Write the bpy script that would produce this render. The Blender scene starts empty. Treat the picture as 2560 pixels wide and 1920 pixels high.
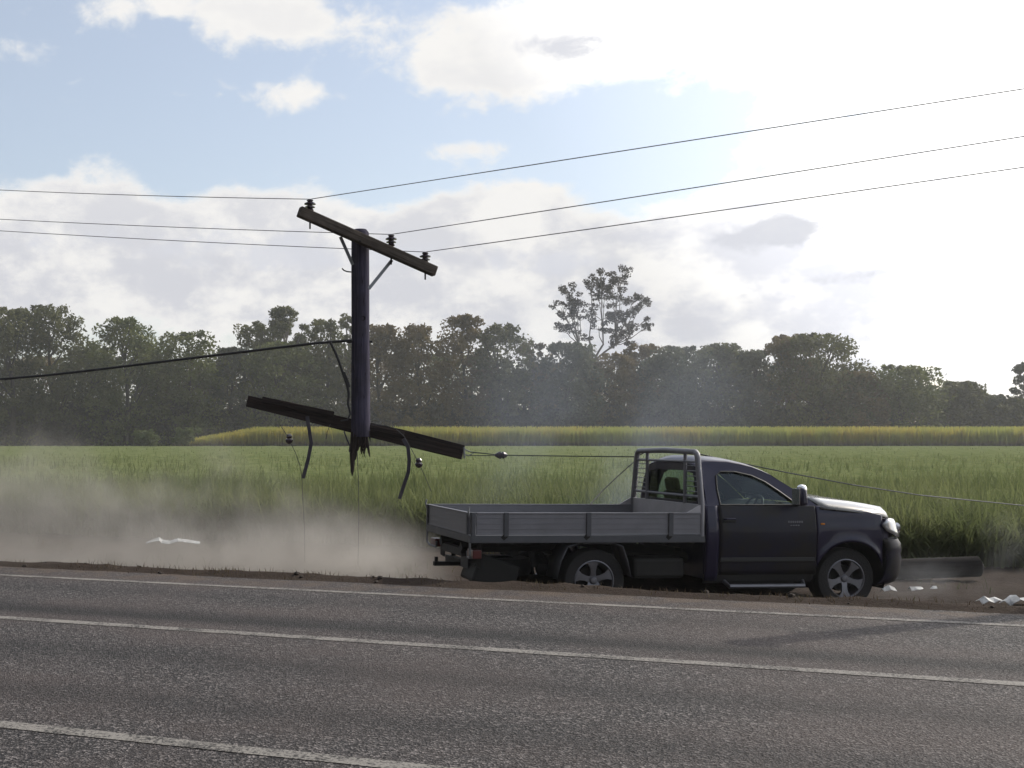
import bpy, math, random
import numpy as np
from mathutils import Vector, Matrix, noise as mnoise
R = math.radians
rnd = random.Random(7)
sc = bpy.context.scene
col = sc.collection

# ------------------------------------------------------------------ camera
F_PX, CX_PX, HZ_PX, EYE = 3000.0, 700.0, 1100.0, 1.6
cam_d = bpy.data.cameras.new('camera'); cam = bpy.data.objects.new('camera', cam_d); col.objects.link(cam)
cam.location = (0, 0, EYE); cam.rotation_euler = (R(90), 0, 0)
cam_d.sensor_width = 36; cam_d.lens = 36 * F_PX / 2560
cam_d.shift_x = (1280 - CX_PX) / 2560; cam_d.shift_y = (HZ_PX - 960) / 2560
cam_d.clip_start = .1; cam_d.clip_end = 6000
sc.camera = cam
sc.render.resolution_x, sc.render.resolution_y = 1024, 768

# ------------------------------------------------------------------ exposure, sun
SUN_AZ, SUN_EL = 64.4, 35.5           # degrees right of +Y, above horizon
sc.view_settings.view_transform = 'Standard'; sc.view_settings.look = 'None'
sc.view_settings.exposure = 0.1; sc.view_settings.gamma = 1
sc.view_settings.use_curve_mapping = False
sun_dir = Vector((math.sin(R(SUN_AZ)) * math.cos(R(SUN_EL)), math.cos(R(SUN_AZ)) * math.cos(R(SUN_EL)), math.sin(R(SUN_EL))))
sl = bpy.data.lights.new('sun', 'SUN'); sl.energy = 2.8; sl.angle = R(.5); sl.color = (1, .93, .82)
so = bpy.data.objects.new('sun', sl); col.objects.link(so)
so.rotation_euler = (-sun_dir).to_track_quat('-Z', 'Y').to_euler(); so.location = sun_dir * 60

# ------------------------------------------------------------------ world: physical sky with clouds
class NT:
    """tiny helper for node trees"""
    def __init__(s, tree): s.t = tree; s.n = tree.nodes; s.l = tree.links
    def new(s, ty, **kw):
        n = s.n.new(ty)
        for k, v in kw.items(): setattr(n, k, v)
        return n
    def put(s, sock, v):
        if isinstance(v, bpy.types.NodeSocket): s.l.new(v, sock)
        elif v is not None: sock.default_value = v
    def m(s, op, a, b=None, c=None, clamp=False):
        n = s.new('ShaderNodeMath', operation=op); n.use_clamp = clamp
        s.put(n.inputs[0], a)
        if b is not None: s.put(n.inputs[1], b)
        if c is not None: s.put(n.inputs[2], c)
        return n.outputs[0]
    def rng(s, v, a, b, c=0., d=1., smooth=True):
        n = s.new('ShaderNodeMapRange'); n.interpolation_type = 'SMOOTHSTEP' if smooth else 'LINEAR'
        s.put(n.inputs[0], v); s.put(n.inputs[1], a); s.put(n.inputs[2], b); s.put(n.inputs[3], c); s.put(n.inputs[4], d)
        return n.outputs[0]
    def mix(s, f, a, b, blend='MIX'):
        n = s.new('ShaderNodeMix', data_type='RGBA', blend_type=blend)
        s.put(n.inputs[0], f); s.put(n.inputs[6], a); s.put(n.inputs[7], b)
        return n.outputs[2]
    def noise(s, vec, scale, detail=4, rough=.5, dist=0., dim='3D'):
        n = s.new('ShaderNodeTexNoise', noise_dimensions=dim)
        if vec is not None: s.l.new(vec, n.inputs['Vector'])
        n.inputs['Scale'].default_value = scale; n.inputs['Detail'].default_value = detail
        n.inputs['Roughness'].default_value = rough; n.inputs['Distortion'].default_value = dist
        return n.outputs['Fac']

w = bpy.data.worlds.new('World'); sc.world = w; w.use_nodes = True
N = NT(w.node_tree); N.n.clear()
sky = N.new('ShaderNodeTexSky', sky_type='NISHITA', sun_disc=False)
sky.sun_elevation = R(SUN_EL); sky.sun_rotation = R(SUN_AZ); sky.air_density = 1.0; sky.dust_density = 2.0; sky.ozone_density = 1.0
SKY_STR = .15
tc = N.new('ShaderNodeTexCoord'); sp = N.new('ShaderNodeSeparateXYZ'); N.l.new(tc.outputs['Generated'], sp.inputs[0])
dx, dy, dz = sp.outputs
azn = N.m('MULTIPLY', N.m('ARCTAN2', dx, dy), 57.2958)             # degrees
eln = N.m('MULTIPLY', N.m('ARCSINE', N.m('MAXIMUM', dz, -.99)), 57.2958)
# fluffy warped coordinates
cmb = N.new('ShaderNodeCombineXYZ'); N.l.new(azn, cmb.inputs[0]); N.l.new(N.m('MULTIPLY', eln, 1.5), cmb.inputs[1])
warp = N.noise(cmb.outputs[0], .16, 7, .6)
warp2 = N.noise(cmb.outputs[0], .55, 6, .62, .3)
big = N.noise(cmb.outputs[0], .07, 3, .5)
def azel(px, py):
    x, z = (px - CX_PX) / F_PX, (HZ_PX - py) / F_PX
    return math.degrees(math.atan(x)), math.degrees(math.atan(z / math.hypot(1, x)))
# each cloud: where it stands in the sky, half sizes in degrees, weight
CLOUDS = [(90, 520, 250, 70, 1.0), (250, 560, 190, 100, 1.0), (260, 405, 60, 36, .5), (600, 520, 190, 60, 1.0), (120, 640, 420, 90, .9),
          (560, 640, 560, 130, .95), (1180, 560, 300, 70, 1.0), (1280, 520, 150, 55, .9), (1050, 660, 500, 120, 1.0), (1700, 640, 600, 130, 1.0),
          (620, 60, 190, 90, .95), (270, 25, 170, 62, .8), (1180, 150, 120, 60, .4), (450, 10, 200, 40, .5), (830, 90, 90, 50, .55), (760, 240, 130, 42, .8), (700, 290, 60, 40, .3),
          (1240, 185, 240, 60, .85), (1400, 60, 300, 120, .9), (1000, 40, 120, 40, .4), (1180, 368, 110, 22, .75), (470, 238, 45, 14, .35), (60, 110, 80, 60, .4), (730, 30, 130, 50, .5), (1100, 130, 90, 60, .4),
          (1900, 60, 700, 170, 1.1), (2500, 260, 520, 400, 1.0), (2200, 620, 500, 200, 1.1), (500, 760, 900, 90, .75), (1700, 820, 900, 120, .9),
          (1950, 500, 200, 90, .5),
          (455, 470, 85, 75, -.9), (960, 470, 130, 55, -.7), (1620, 420, 190, 120, -.7), (300, 300, 400, 50, -.5), (80, 400, 120, 30, -.4), (1500, 330, 300, 60, -.3), (440, 95, 60, 50, -.3)]
tot = None
for (px, py, sx, sy, wt) in CLOUDS:
    a, e = azel(px, py); a2, e2 = azel(px + sx, py); _, e3 = azel(px, py - sy)
    u = N.m('DIVIDE', N.m('SUBTRACT', azn, a), a2 - a); v = N.m('DIVIDE', N.m('SUBTRACT', eln, e), e3 - e)
    q = N.m('ADD', N.m('MULTIPLY', u, u), N.m('MULTIPLY', v, v))
    g = N.m('MULTIPLY', N.m('EXPONENT', N.m('MULTIPLY', q, -.9)), wt)
    tot = g if tot is None else N.m('ADD', tot, g)
# beyond the photographed part of the sky: scattered cloud everywhere
away = N.m('MAXIMUM', N.rng(N.m('ABSOLUTE', N.m('SUBTRACT', azn, 9.)), 26., 40.), N.rng(eln, 21., 30.))
tot = N.m('ADD', tot, N.m('MULTIPLY', away, N.rng(big, .42, .6, 0, .8)))
# added dark cloud bank opposite the sun, out of view, dims the fill light
gl = N.new('ShaderNodeVectorMath', operation='DOT_PRODUCT'); N.l.new(tc.outputs['Generated'], gl.inputs[0]); gl.inputs[1].default_value = sun_dir
tot = N.m('ADD', tot, N.rng(gl.outputs['Value'], .1, -.35, 0, 1.6))
shape = N.m('ADD', tot, N.m('ADD', N.m('MULTIPLY', N.m('SUBTRACT', warp, .5), 2.6), N.m('MULTIPLY', N.m('SUBTRACT', warp2, .5), 1.5)))
shape = N.m('ADD', shape, N.m('MULTIPLY', N.rng(eln, 8., 2.), .55))
dens = N.rng(shape, .30, 1.05)
core = N.rng(shape, .60, 1.5)
# light and grey sides of the clouds
sh_n = N.noise(cmb.outputs[0], .22, 6, .6)
grey = N.m('MULTIPLY', core, N.rng(sh_n, .38, .58, .1, 1.))
grey = N.m('MULTIPLY', grey, N.rng(eln, 19., 7., .25, 1.))
# forward scattering towards the sun
gl = N.new('ShaderNodeVectorMath', operation='DOT_PRODUCT'); N.l.new(tc.outputs['Generated'], gl.inputs[0]); gl.inputs[1].default_value = sun_dir
glow = N.rng(gl.outputs['Value'], .62, .97, 0, 1, False)
CB = 5.9
ccol = N.mix(grey, (CB, CB * .985, CB * .96, 1), (CB * .70, CB * .71, CB * .765, 1))
cl_g = N.m('ADD', 1., N.m('MULTIPLY', N.m('POWER', glow, 1.1), 2.6))
back = N.rng(gl.outputs['Value'], -.35, .24, .09, 1.)  # added dimming of the clouds away from the sun, weakens ambient light
cl_g = N.m('MULTIPLY', cl_g, back)
def scale(colr, f):
    n = N.new('ShaderNodeVectorMath', operation='SCALE'); N.l.new(colr, n.inputs[0]); N.put(n.inputs[3], f); return n.outputs[0]
ccol = scale(ccol, cl_g)
gsum = None
for (px, py, sx, sy, wt) in [(1900, 590, 150, 34, .9), (1960, 560, 60, 40, .6), (2130, 690, 190, 30, .35), (1420, 115, 130, 38, .8), (1380, 650, 190, 45, .6), (1850, 770, 160, 60, .3), (560, 620, 300, 60, .5), (900, 640, 260, 50, .5), (130, 600, 180, 40, .35)]:
    a, e = azel(px, py); a2, e2 = azel(px + sx, py); _, e3 = azel(px, py - sy)
    u = N.m('DIVIDE', N.m('SUBTRACT', azn, a), a2 - a); v = N.m('DIVIDE', N.m('SUBTRACT', eln, e), e3 - e)
    gq = N.m('MULTIPLY', N.m('EXPONENT', N.m('MULTIPLY', N.m('ADD', N.m('MULTIPLY', u, u), N.m('MULTIPLY', v, v)), -.9)), wt)
    gsum = gq if gsum is None else N.m('ADD', gsum, gq)
gmask = N.rng(N.m('ADD', gsum, N.m('MULTIPLY', N.m('SUBTRACT', warp2, .5), 1.6)), .25, .75, 0., .85)
gmask = N.m('MULTIPLY', gmask, N.rng(gsum, .05, .25))
ccol = N.mix(gmask, ccol, (4.35, 4.45, 4.85, 1))
skyc = N.mix(.25, sky.outputs[0], scale(ccol, 1.0))
finalc = N.mix(dens, skyc, ccol)
bg = N.new('ShaderNodeBackground'); bg.inputs[1].default_value = SKY_STR; N.l.new(finalc, bg.inputs[0])
wo = N.new('ShaderNodeOutputWorld'); N.l.new(bg.outputs[0], wo.inputs[0])

cy = sc.cycles
cy.use_denoising = True
cy.max_bounces = 6; cy.diffuse_bounces = 2; cy.glossy_bounces = 3; cy.transmission_bounces = 5; cy.transparent_max_bounces = 12; cy.volume_bounces = 1
cy.sample_clamp_indirect = 6
cy.volume_step_rate = 1.0; cy.volume_max_steps = 128
try: w.cycles.sampling_method = 'AUTOMATIC'
except Exception: pass

# ------------------------------------------------------------------ materials
def material(name, base=(.5, .5, .5), rough=.6, metal=0., var=.0, var_scale=8., bump=0., bump_scale=30., coat=0., trans=0., spec=.5, obj_coords=True, c2=None):
    m = bpy.data.materials.new(name); m.use_nodes = True
    K = NT(m.node_tree); b = K.n['Principled BSDF']
    b.inputs['Base Color'].default_value = (*base, 1); b.inputs['Roughness'].default_value = rough
    b.inputs['Metallic'].default_value = metal; b.inputs['Specular IOR Level'].default_value = spec
    b.inputs['Coat Weight'].default_value = coat; b.inputs['Coat Roughness'].default_value = .04
    b.inputs['Transmission Weight'].default_value = trans
    t = K.new('ShaderNodeTexCoord'); vec = t.outputs['Object']
    if var > 0 or c2:
        n = K.noise(vec, var_scale, 5, .6)
        if c2: K.l.new(K.mix(K.rng(n, .38, .62), (*base, 1), (*c2, 1)), b.inputs['Base Color'])
        else:
            f = K.rng(n, .3, .7, 1 - var, 1 + var, False)
            v = K.new('ShaderNodeVectorMath', operation='SCALE'); v.inputs[0].default_value = base; K.l.new(f, v.inputs[3]); K.l.new(v.outputs[0], b.inputs['Base Color'])
        K.l.new(K.rng(n, .3, .7, max(0, rough - .08), min(1, rough + .1), False), b.inputs['Roughness'])
    if bump > 0:
        n2 = K.noise(vec, bump_scale, 4, .6); bp = K.new('ShaderNodeBump'); bp.inputs['Strength'].default_value = bump
        bp.inputs['Distance'].default_value = .02; K.l.new(n2, bp.inputs['Height']); K.l.new(bp.outputs[0], b.inputs['Normal'])
    return m

def leaf_material(name, base, c2, rough=.55, transl=.35, scale_=.35):
    m = bpy.data.materials.new(name); m.use_nodes = True
    K = NT(m.node_tree); b = K.n['Principled BSDF']; out = K.n['Material Output']
    t = K.new('ShaderNodeTexCoord')
    n = K.noise(t.outputs['Object'], scale_, 4, .6)
    c = K.mix(K.rng(n, .38, .62), (*base, 1), (*c2, 1))
    K.l.new(c, b.inputs['Base Color']); b.inputs['Roughness'].default_value = rough; b.inputs['Specular IOR Level'].default_value = .25
    tr = K.new('ShaderNodeBsdfTranslucent'); K.l.new(c, tr.inputs[0])
    mx = K.new('ShaderNodeMixShader'); mx.inputs[0].default_value = transl
    K.l.new(b.outputs[0], mx.inputs[1]); K.l.new(tr.outputs[0], mx.inputs[2]); K.l.new(mx.outputs[0], out.inputs[0])
    return m

M = {}
M['paint_top'] = material('sky_sheen_bonnet_paint', (.085, .085, .078), .30, .3, coat=1., var=.2, var_scale=4)  # bonnet paint paled in its base colour to imitate reflected sky
M['paint'] = material('navy_paint', (.009, .007, .032), .4, .1, spec=.3, coat=.45, var=.15, var_scale=3)
M['paint_dirty'] = material('dusty_navy_paint', (.008, .007, .020), .5, .0, coat=.15, spec=.25, c2=(.014, .012, .011), var_scale=2.5)
M['trim'] = material('black_plastic', (.016, .016, .017), .5, bump=.1)
M['rubber'] = material('tyre_rubber', (.018, .017, .017), .8, var=.3, var_scale=20, bump=.4, bump_scale=60)
M['alloy'] = material('wheel_alloy', (.19, .19, .21), .42, .7, var=.15)
M['steel'] = material('dark_chassis_steel', (.02, .019, .018), .7, .2, var=.4)
M['alu'] = material('grey_aluminium', (.20, .20, .22), .5, .4, var=.12, var_scale=5, bump=.08, bump_scale=40)
M['alu_dark'] = material('dull_aluminium', (.085, .088, .098), .55, .3, var=.15, var_scale=5)
M['lamp_red'] = material('red_lens', (.09, .012, .012), .3, coat=.3)
M['lamp_clear'] = material('headlamp_lens', (.45, .46, .48), .15, .5, coat=1.)
M['lamp_amber'] = material('amber_lens', (.6, .2, .02), .2)
M['seat'] = material('grey_seat_cloth', (.05, .05, .052), .9, var=.2, bump=.2)
M['chrome'] = material('chrome', (.8, .8, .82), .14, 1.)
M['glass'] = bpy.data.materials.new('tinted_glass'); M['glass'].use_nodes = True
K = NT(M['glass'].node_tree); K.n.remove(K.n['Principled BSDF'])
gg = K.new('ShaderNodeBsdfGlossy'); gg.inputs['Roughness'].default_value = .02; gg.inputs[0].default_value = (.55, .6, .6, 1)
tt = K.new('ShaderNodeBsdfTransparent'); tt.inputs[0].default_value = (.62, .72, .68, 1)
fr = K.new('ShaderNodeFresnel'); fr.inputs[0].default_value = 1.5
mx = K.new('ShaderNodeMixShader'); K.l.new(fr.outputs[0], mx.inputs[0]); K.l.new(tt.outputs[0], mx.inputs[1]); K.l.new(gg.outputs[0], mx.inputs[2])
K.l.new(mx.outputs[0], K.n['Material Output'].inputs[0])
# timber: grain running along z of the object
def timber(name, a, b_, rough=.85):
    m = bpy.data.materials.new(name); m.use_nodes = True; K = NT(m.node_tree); b = K.n['Principled BSDF']
    t = K.new('ShaderNodeTexCoord'); mp = K.new('ShaderNodeMapping'); mp.inputs['Scale'].default_value = (22, 22, 1.1)
    K.l.new(t.outputs['Object'], mp.inputs[0]); n = K.noise(mp.outputs[0], 1, 6, .65, .4); n2 = K.noise(t.outputs['Object'], 3, 4, .6)
    c = K.mix(K.rng(n, .35, .65), (*a, 1), (*b_, 1)); c = K.mix(K.rng(n2, .3, .7, 0, .45), c, (.03, .028, .028, 1))
    mp2 = K.new('ShaderNodeMapping'); mp2.inputs['Scale'].default_value = (14, 14, .45); K.l.new(t.outputs['Object'], mp2.inputs[0])
    cr = K.noise(mp2.outputs[0], 1, 3, .5, .2); c = K.mix(K.rng(K.m('ABSOLUTE', K.m('SUBTRACT', cr, .5)), .012, .0, 0, .85), c, (.008, .007, .008, 1))
    K.l.new(c, b.inputs['Base Color']); b.inputs['Roughness'].default_value = rough; b.inputs['Specular IOR Level'].default_value = .12
    bp = K.new('ShaderNodeBump'); bp.inputs['Strength'].default_value = .7; bp.inputs['Distance'].default_value = .02; K.l.new(n, bp.inputs['Height']); K.l.new(bp.outputs[0], b.inputs['Normal'])
    return m
M['pole'] = timber('weathered_pole_wood', (.035, .032, .06), (.075, .068, .105))
M['arm'] = timber('weathered_arm_wood', (.07, .057, .045), (.13, .108, .09))
M['beam'] = timber('dark_splintered_wood', (.022, .016, .015), (.05, .036, .032))
M['burnt_knot'] = material('dark_knot', (.01, .009, .009), .95)
M['porcelain'] = material('brown_porcelain', (.035, .022, .03), .25, coat=.5)
M['galv'] = material('galvanised_steel', (.22, .23, .24), .5, .5, var=.2)
M['strap'] = material('dark_rusty_strap', (.05, .045, .06), .6, .3, var=.3)
M['wire'] = material('wire_metal', (.05, .05, .055), .5, .3)
M['cable'] = material('black_cable_sheath', (.012, .012, .013), .6)
M['plastic_white'] = material('white_scrap', (.42, .43, .43), .6, var=.5, var_scale=9)
M['bark'] = material('grey_bark', (.14, .12, .105), .9, var=.35, var_scale=4, bump=.5)
M['bark_dark'] = material('dark_bark', (.05, .042, .035), .9, var=.3, var_scale=4)

# ------------------------------------------------------------------ mesh builder
class MB:
    def __init__(s): s.v = []; s.f = []
    def add(s, vs, fs):
        o = len(s.v); s.v += [tuple(p) for p in vs]; s.f += [tuple(o + i for i in q) for q in fs]; return s
    def box(s, c, d, rot=None, taper=1.):
        hx, hy, hz = d[0] / 2, d[1] / 2, d[2] / 2
        P = [Vector((x * hx * (taper if z > 0 else 1), y * hy * (taper if z > 0 else 1), z * hz)) for z in (-1, 1) for x, y in ((-1, -1), (1, -1), (1, 1), (-1, 1))]
        if rot is not None: P = [rot @ p for p in P]
        P = [p + Vector(c) for p in P]
        return s.add(P, [(3, 2, 1, 0), (4, 5, 6, 7), (0, 1, 5, 4), (1, 2, 6, 5), (2, 3, 7, 6), (3, 0, 4, 7)])
    def beam(s, a, b, wd, ht, up=(0, 0, 1)):
        a, b = Vector(a), Vector(b); z = (b - a); L = z.length; z.normalize(); x = z.cross(Vector(up)); x.normalize(); y = x.cross(z)
        return s.box((a + b) / 2, (wd, ht, L), Matrix((x, y, z)).transposed())
    def tube(s, pts, r, seg=8, caps=True):
        pts = [Vector(p) for p in pts]; n = len(pts); rr = r if isinstance(r, (list, tuple)) else [r] * n
        vs = []; fs = []; prev = None
        for i, p in enumerate(pts):
            t = (pts[min(i + 1, n - 1)] - pts[max(i - 1, 0)]); t.normalize()
            if prev is None:
                x = t.cross(Vector((0, 0, 1)) if abs(t.z) < .9 else Vector((1, 0, 0)))
            else: x = prev - t * prev.dot(t)
            x.normalize(); prev = x; y = t.cross(x)
            for k in range(seg):
                a = 2 * math.pi * k / seg; vs.append(p + (x * math.cos(a) + y * math.sin(a)) * rr[i])
        for i in range(n - 1):
            for k in range(seg): fs.append((i * seg + k, i * seg + (k + 1) % seg, (i + 1) * seg + (k + 1) % seg, (i + 1) * seg + k))
        if caps: fs.append(tuple(range(seg))[::-1]); fs.append(tuple(range((n - 1) * seg, n * seg)))
        return s.add(vs, fs)
    def lathe(s, prof, axis_o, axis='z', seg=24):
        vs = []; fs = []; n = len(prof)
        for k in range(seg):
            a = 2 * math.pi * k / seg
            for r, h in prof:
                p = {'z': (r * math.cos(a), r * math.sin(a), h), 'y': (r * math.cos(a), h, r * math.sin(a)), 'x': (h, r * math.cos(a), r * math.sin(a))}[axis]
                vs.append(Vector(p) + Vector(axis_o))
        for k in range(seg):
            k2 = (k + 1) % seg
            for i in range(n - 1): fs.append((k * n + i, k2 * n + i, k2 * n + i + 1, k * n + i + 1))
        return s.add(vs, fs)
    def grid(s, rows):
        """rows: list of equal-length point lists"""
        m = len(rows[0]); vs = [p for r in rows for p in r]
        return s.add(vs, [(i * m + j, i * m + j + 1, (i + 1) * m + j + 1, (i + 1) * m + j) for i in range(len(rows) - 1) for j in range(m - 1)])
    def prism(s, poly, a, b, axis='y'):
        """poly: (x,z) points, extruded from a to b along y (or (y,z) along x)"""
        n = len(poly); mk = (lambda p, t: (p[0], t, p[1])) if axis == 'y' else (lambda p, t: (t, p[0], p[1]))
        vs = [mk(p, a) for p in poly] + [mk(p, b) for p in poly]
        return s.add(vs, [tuple(range(n)), tuple(range(2 * n - 1, n - 1, -1))] + [(i, i + n, (i + 1) % n + n, (i + 1) % n) for i in range(n)])
    def build(s, name, mt, parent=None, smooth=False, bevel=0., solid=0., sharp=40):
        me = bpy.data.meshes.new(name); me.from_pydata(s.v, [], s.f); me.validate(); me.update()
        me.materials.append(mt if not isinstance(mt, str) else M[mt])
        o = bpy.data.objects.new(name, me); col.objects.link(o)
        import bmesh
        bm = bmesh.new(); bm.from_mesh(me); bmesh.ops.recalc_face_normals(bm, faces=bm.faces); bm.to_mesh(me); bm.free()
        if smooth:
            me.shade_smooth()
            me.set_sharp_from_angle(angle=R(sharp))
        if solid:
            md = o.modifiers.new('s', 'SOLIDIFY'); md.thickness = solid; md.offset = 0
        if bevel:
            md = o.modifiers.new('b', 'BEVEL'); md.width = bevel; md.segments = 2; md.limit_method = 'ANGLE'; md.angle_limit = R(35)
        if parent is not None: o.parent = parent
        return o

def tag(o, label=None, cat=None, group=None, kind=None):
    if label: o['label'] = label
    if cat: o['category'] = cat
    if group: o['group'] = group
    if kind: o['kind'] = kind
    return o
def empty(name, loc, label, cat, group=None, rot=(0, 0, 0)):
    o = bpy.data.objects.new(name, None); col.objects.link(o); o.location = loc; o.rotation_euler = rot; o.empty_display_size = .3
    return tag(o, label, cat, group)
def setorg(o, loc):
    """move the origin of a top-level mesh to loc"""
    o.data.transform(Matrix.Translation(-Vector(loc))); o.location = loc; return o
def P(px, py, Y):
    """the point at depth Y metres that the photograph shows at (px, py)"""
    return Vector(((px - CX_PX) * Y / F_PX, Y, EYE + (HZ_PX - py) * Y / F_PX))
def fast_mesh(name, V, Q, mt, parent=None):
    """numpy verts (n,3), quads (m,4)"""
    me = bpy.data.meshes.new(name); V = np.asarray(V, np.float32); Q = np.asarray(Q, np.int32); m = len(Q)
    me.vertices.add(len(V)); me.vertices.foreach_set('co', V.ravel())
    me.loops.add(m * 4); me.loops.foreach_set('vertex_index', Q.ravel())
    me.polygons.add(m); me.polygons.foreach_set('loop_start', np.arange(0, m * 4, 4, dtype=np.int32)); me.polygons.foreach_set('loop_total', np.full(m, 4, np.int32))
    me.update(calc_edges=True); me.materials.append(mt)
    o = bpy.data.objects.new(name, me); col.objects.link(o)
    if parent is not None: o.parent = parent
    return o

# ------------------------------------------------------------------ road frame: d along the road (to the right), n across it (away from the camera)
D = Vector((.928, -.3713, 0)).normalized(); NN = Vector((.3713, .928, 0)).normalized()
def RP(u, p, z=0): q = D * u + NN * p; return Vector((q.x, q.y, z))
def ground_z(u, p):
    """height of the terrain"""
    st = [(-400, -.3), (-8, -.25), (2.5, -.05), (4.2, -.012), (4.3, -.012), (12.7, -.012), (12.85, .005), (13.0, .045), (13.15, .03), (13.5, -.14), (13.9, -.33), (14.6, -.41), (17, -.42), (21, -.38), (40, -.4), (3000, -.4)]
    for i in range(len(st) - 1):
        if p <= st[i + 1][0]:
            t = (p - st[i][0]) / (st[i + 1][0] - st[i][0]); t = max(0, t); z = st[i][1] * (1 - t) + st[i + 1][1] * t; break
    else: z = -.4
    if p > 12.9 and p < 22:
        k = min(1, (p - 12.9) / .3) * min(1, (22 - p) / 1.5)
        q = RP(u, p)
        z += k * (.05 * mnoise.noise(q * 1.1) + .028 * mnoise.noise(q * 4.) + .014 * mnoise.noise(q * 11.))
    return z

# ================================================================== THE SETTING
us = sorted(set([-900, -500, -250, -120, -60, -40] + [round(-30 + .11 * i, 3) for i in range(int(60 / .11))] + [40, 60, 120, 250, 500, 900]))
ps = [-400, -150, -50, -20, -8, -3, 0, 2, 3.2, 4.2, 6, 9, 12, 12.6] + [round(12.7 + .085 * i, 3) for i in range(56)] + [17.6, 18, 18.5, 19, 20, 21, 22, 26, 34, 50, 90, 160, 300, 700, 2500]
V = []; Q = []
for i, p in enumerate(ps):
    for u in us: q = RP(u, p, ground_z(u, p)); V.append(q)
nu = len(us)
Q = [(i * nu + j, i * nu + j + 1, (i + 1) * nu + j + 1, (i + 1) * nu + j) for i in range(len(ps) - 1) for j in range(nu - 1)]
# soil: red-brown dirt with dry litter
gm = bpy.data.materials.new('dirt_ground'); gm.use_nodes = True; K = NT(gm.node_tree); b = K.n['Principled BSDF']
t = K.new('ShaderNodeTexCoord').outputs['Object']
n1 = K.noise(t, .7, 5, .6); n2 = K.noise(t, 6, 6, .7); n3 = K.noise(t, 40, 4, .7)
c = K.mix(K.rng(n1, .35, .65), (.040, .030, .025, 1), (.062, .048, .039, 1)); c = K.mix(K.rng(n2, .45, .7), c, (.045, .036, .028, 1)); c = K.mix(K.rng(n3, .55, .75), c, (.10, .078, .062, 1))
K.l.new(c, b.inputs['Base Color']); b.inputs['Roughness'].default_value = .95; b.inputs['Specular IOR Level'].default_value = .05
bp = K.new('ShaderNodeBump'); bp.inputs['Strength'].default_value = .9; bp.inputs['Distance'].default_value = .04; K.l.new(K.m('ADD', n2, K.m('MULTIPLY', n3, .5)), bp.inputs['Height']); K.l.new(bp.outputs[0], b.inputs['Normal'])
g = fast_mesh('ground', [tuple(v) for v in V], Q, gm); g.data.shade_smooth(); tag(g, kind='structure')

# chip-seal road
rm = bpy.data.materials.new('chip_seal'); rm.use_nodes = True; K = NT(rm.node_tree); b = K.n['Principled BSDF']
tcn = K.new('ShaderNodeTexCoord').outputs['Object']
dp = K.new('ShaderNodeVectorMath', operation='DOT_PRODUCT'); K.l.new(tcn, dp.inputs[0]); dp.inputs[1].default_value = NN
du = K.new('ShaderNodeVectorMath', operation='DOT_PRODUCT'); K.l.new(tcn, du.inputs[0]); du.inputs[1].default_value = D
p_ = dp.outputs['Value']
cm = K.new('ShaderNodeCombineXYZ'); K.l.new(K.m('MULTIPLY', du.outputs['Value'], .12), cm.inputs[0]); K.l.new(K.m('MULTIPLY', p_, 1.2), cm.inputs[1])
st = K.noise(cm.outputs[0], 1.6, 5, .6)                # long streaks along the road
def track(c0, wd): # tyre-worn bitumen band
    return K.m('EXPONENT', K.m('MULTIPLY', K.m('POWER', K.m('ABSOLUTE', K.m('DIVIDE', K.m('SUBTRACT', K.m('ADD', p_, K.m('MULTIPLY', K.m('SUBTRACT', st, .5), .5)), c0), wd)), 2.), -1.))
wear = K.m('ADD', K.m('ADD', track(9.75, .28), K.m('MULTIPLY', track(7.9, .35), .55)), K.m('ADD', K.m('MULTIPLY', track(6.55, .3), .5), K.m('MULTIPLY', track(11.2, .3), .35)))
vo = K.new('ShaderNodeTexVoronoi'); K.l.new(tcn, vo.inputs['Vector']); vo.inputs['Scale'].default_value = 95
vcol = K.new('ShaderNodeSeparateColor'); K.l.new(vo.outputs['Color'], vcol.inputs[0])
vo2 = K.new('ShaderNodeTexVoronoi'); K.l.new(tcn, vo2.inputs['Vector']); vo2.inputs['Scale'].default_value = 48
vc2 = K.new('ShaderNodeSeparateColor'); K.l.new(vo2.outputs['Color'], vc2.inputs[0])
agg = K.m('ADD', K.m('MULTIPLY', K.m('POWER', vcol.outputs[0], 3.), .6), K.m('MULTIPLY', K.m('POWER', vc2.outputs[1], 6.), .6))
basec = K.mix(K.rng(agg, .0, .9), (.0185, .0168, .0168, 1), (.21, .19, .184, 1))
bl = K.noise(tcn, .35, 4, .6)
basec = K.mix(K.rng(bl, .38, .62, 0, .55), basec, (.085, .066, .06, 1))
basec = K.mix(K.m('MULTIPLY', wear, .8, clamp=True), basec, (.010, .0098, .010, 1))
# dirt dragged on to the far edge of the seal
basec = K.mix(K.m('MULTIPLY', K.rng(p_, 11.6, 12.75), K.rng(K.noise(tcn, 2.2, 5, .65), .4, .62)), basec, (.10, .075, .058, 1))
K.l.new(basec, b.inputs['Base Color']); b.inputs['Specular IOR Level'].default_value = .25
K.l.new(K.rng(vcol.outputs[1], 0, 1, .6, .95, False), b.inputs['Roughness'])
bp = K.new('ShaderNodeBump'); bp.inputs['Strength'].default_value = .8; bp.inputs['Distance'].default_value = .012
K.l.new(K.m('ADD', vo.outputs['Distance'], K.m('MULTIPLY', vo2.outputs['Distance'], 1.)), bp.inputs['Height']); K.l.new(bp.outputs[0], b.inputs['Normal'])
ed = []; rows = [[], []]
u = -900.
us2 = [-900, -300, -80] + [-30 + .12 * i for i in range(500)] + [40, 80, 300, 900]
mbr = MB()
far_e = [12.78 + (.09 * mnoise.noise(Vector((u * .8, 3, 0))) + .05 * mnoise.noise(Vector((u * 3.3, 9, 0))) if abs(u) < 31 else 0) for u in us2]
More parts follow.
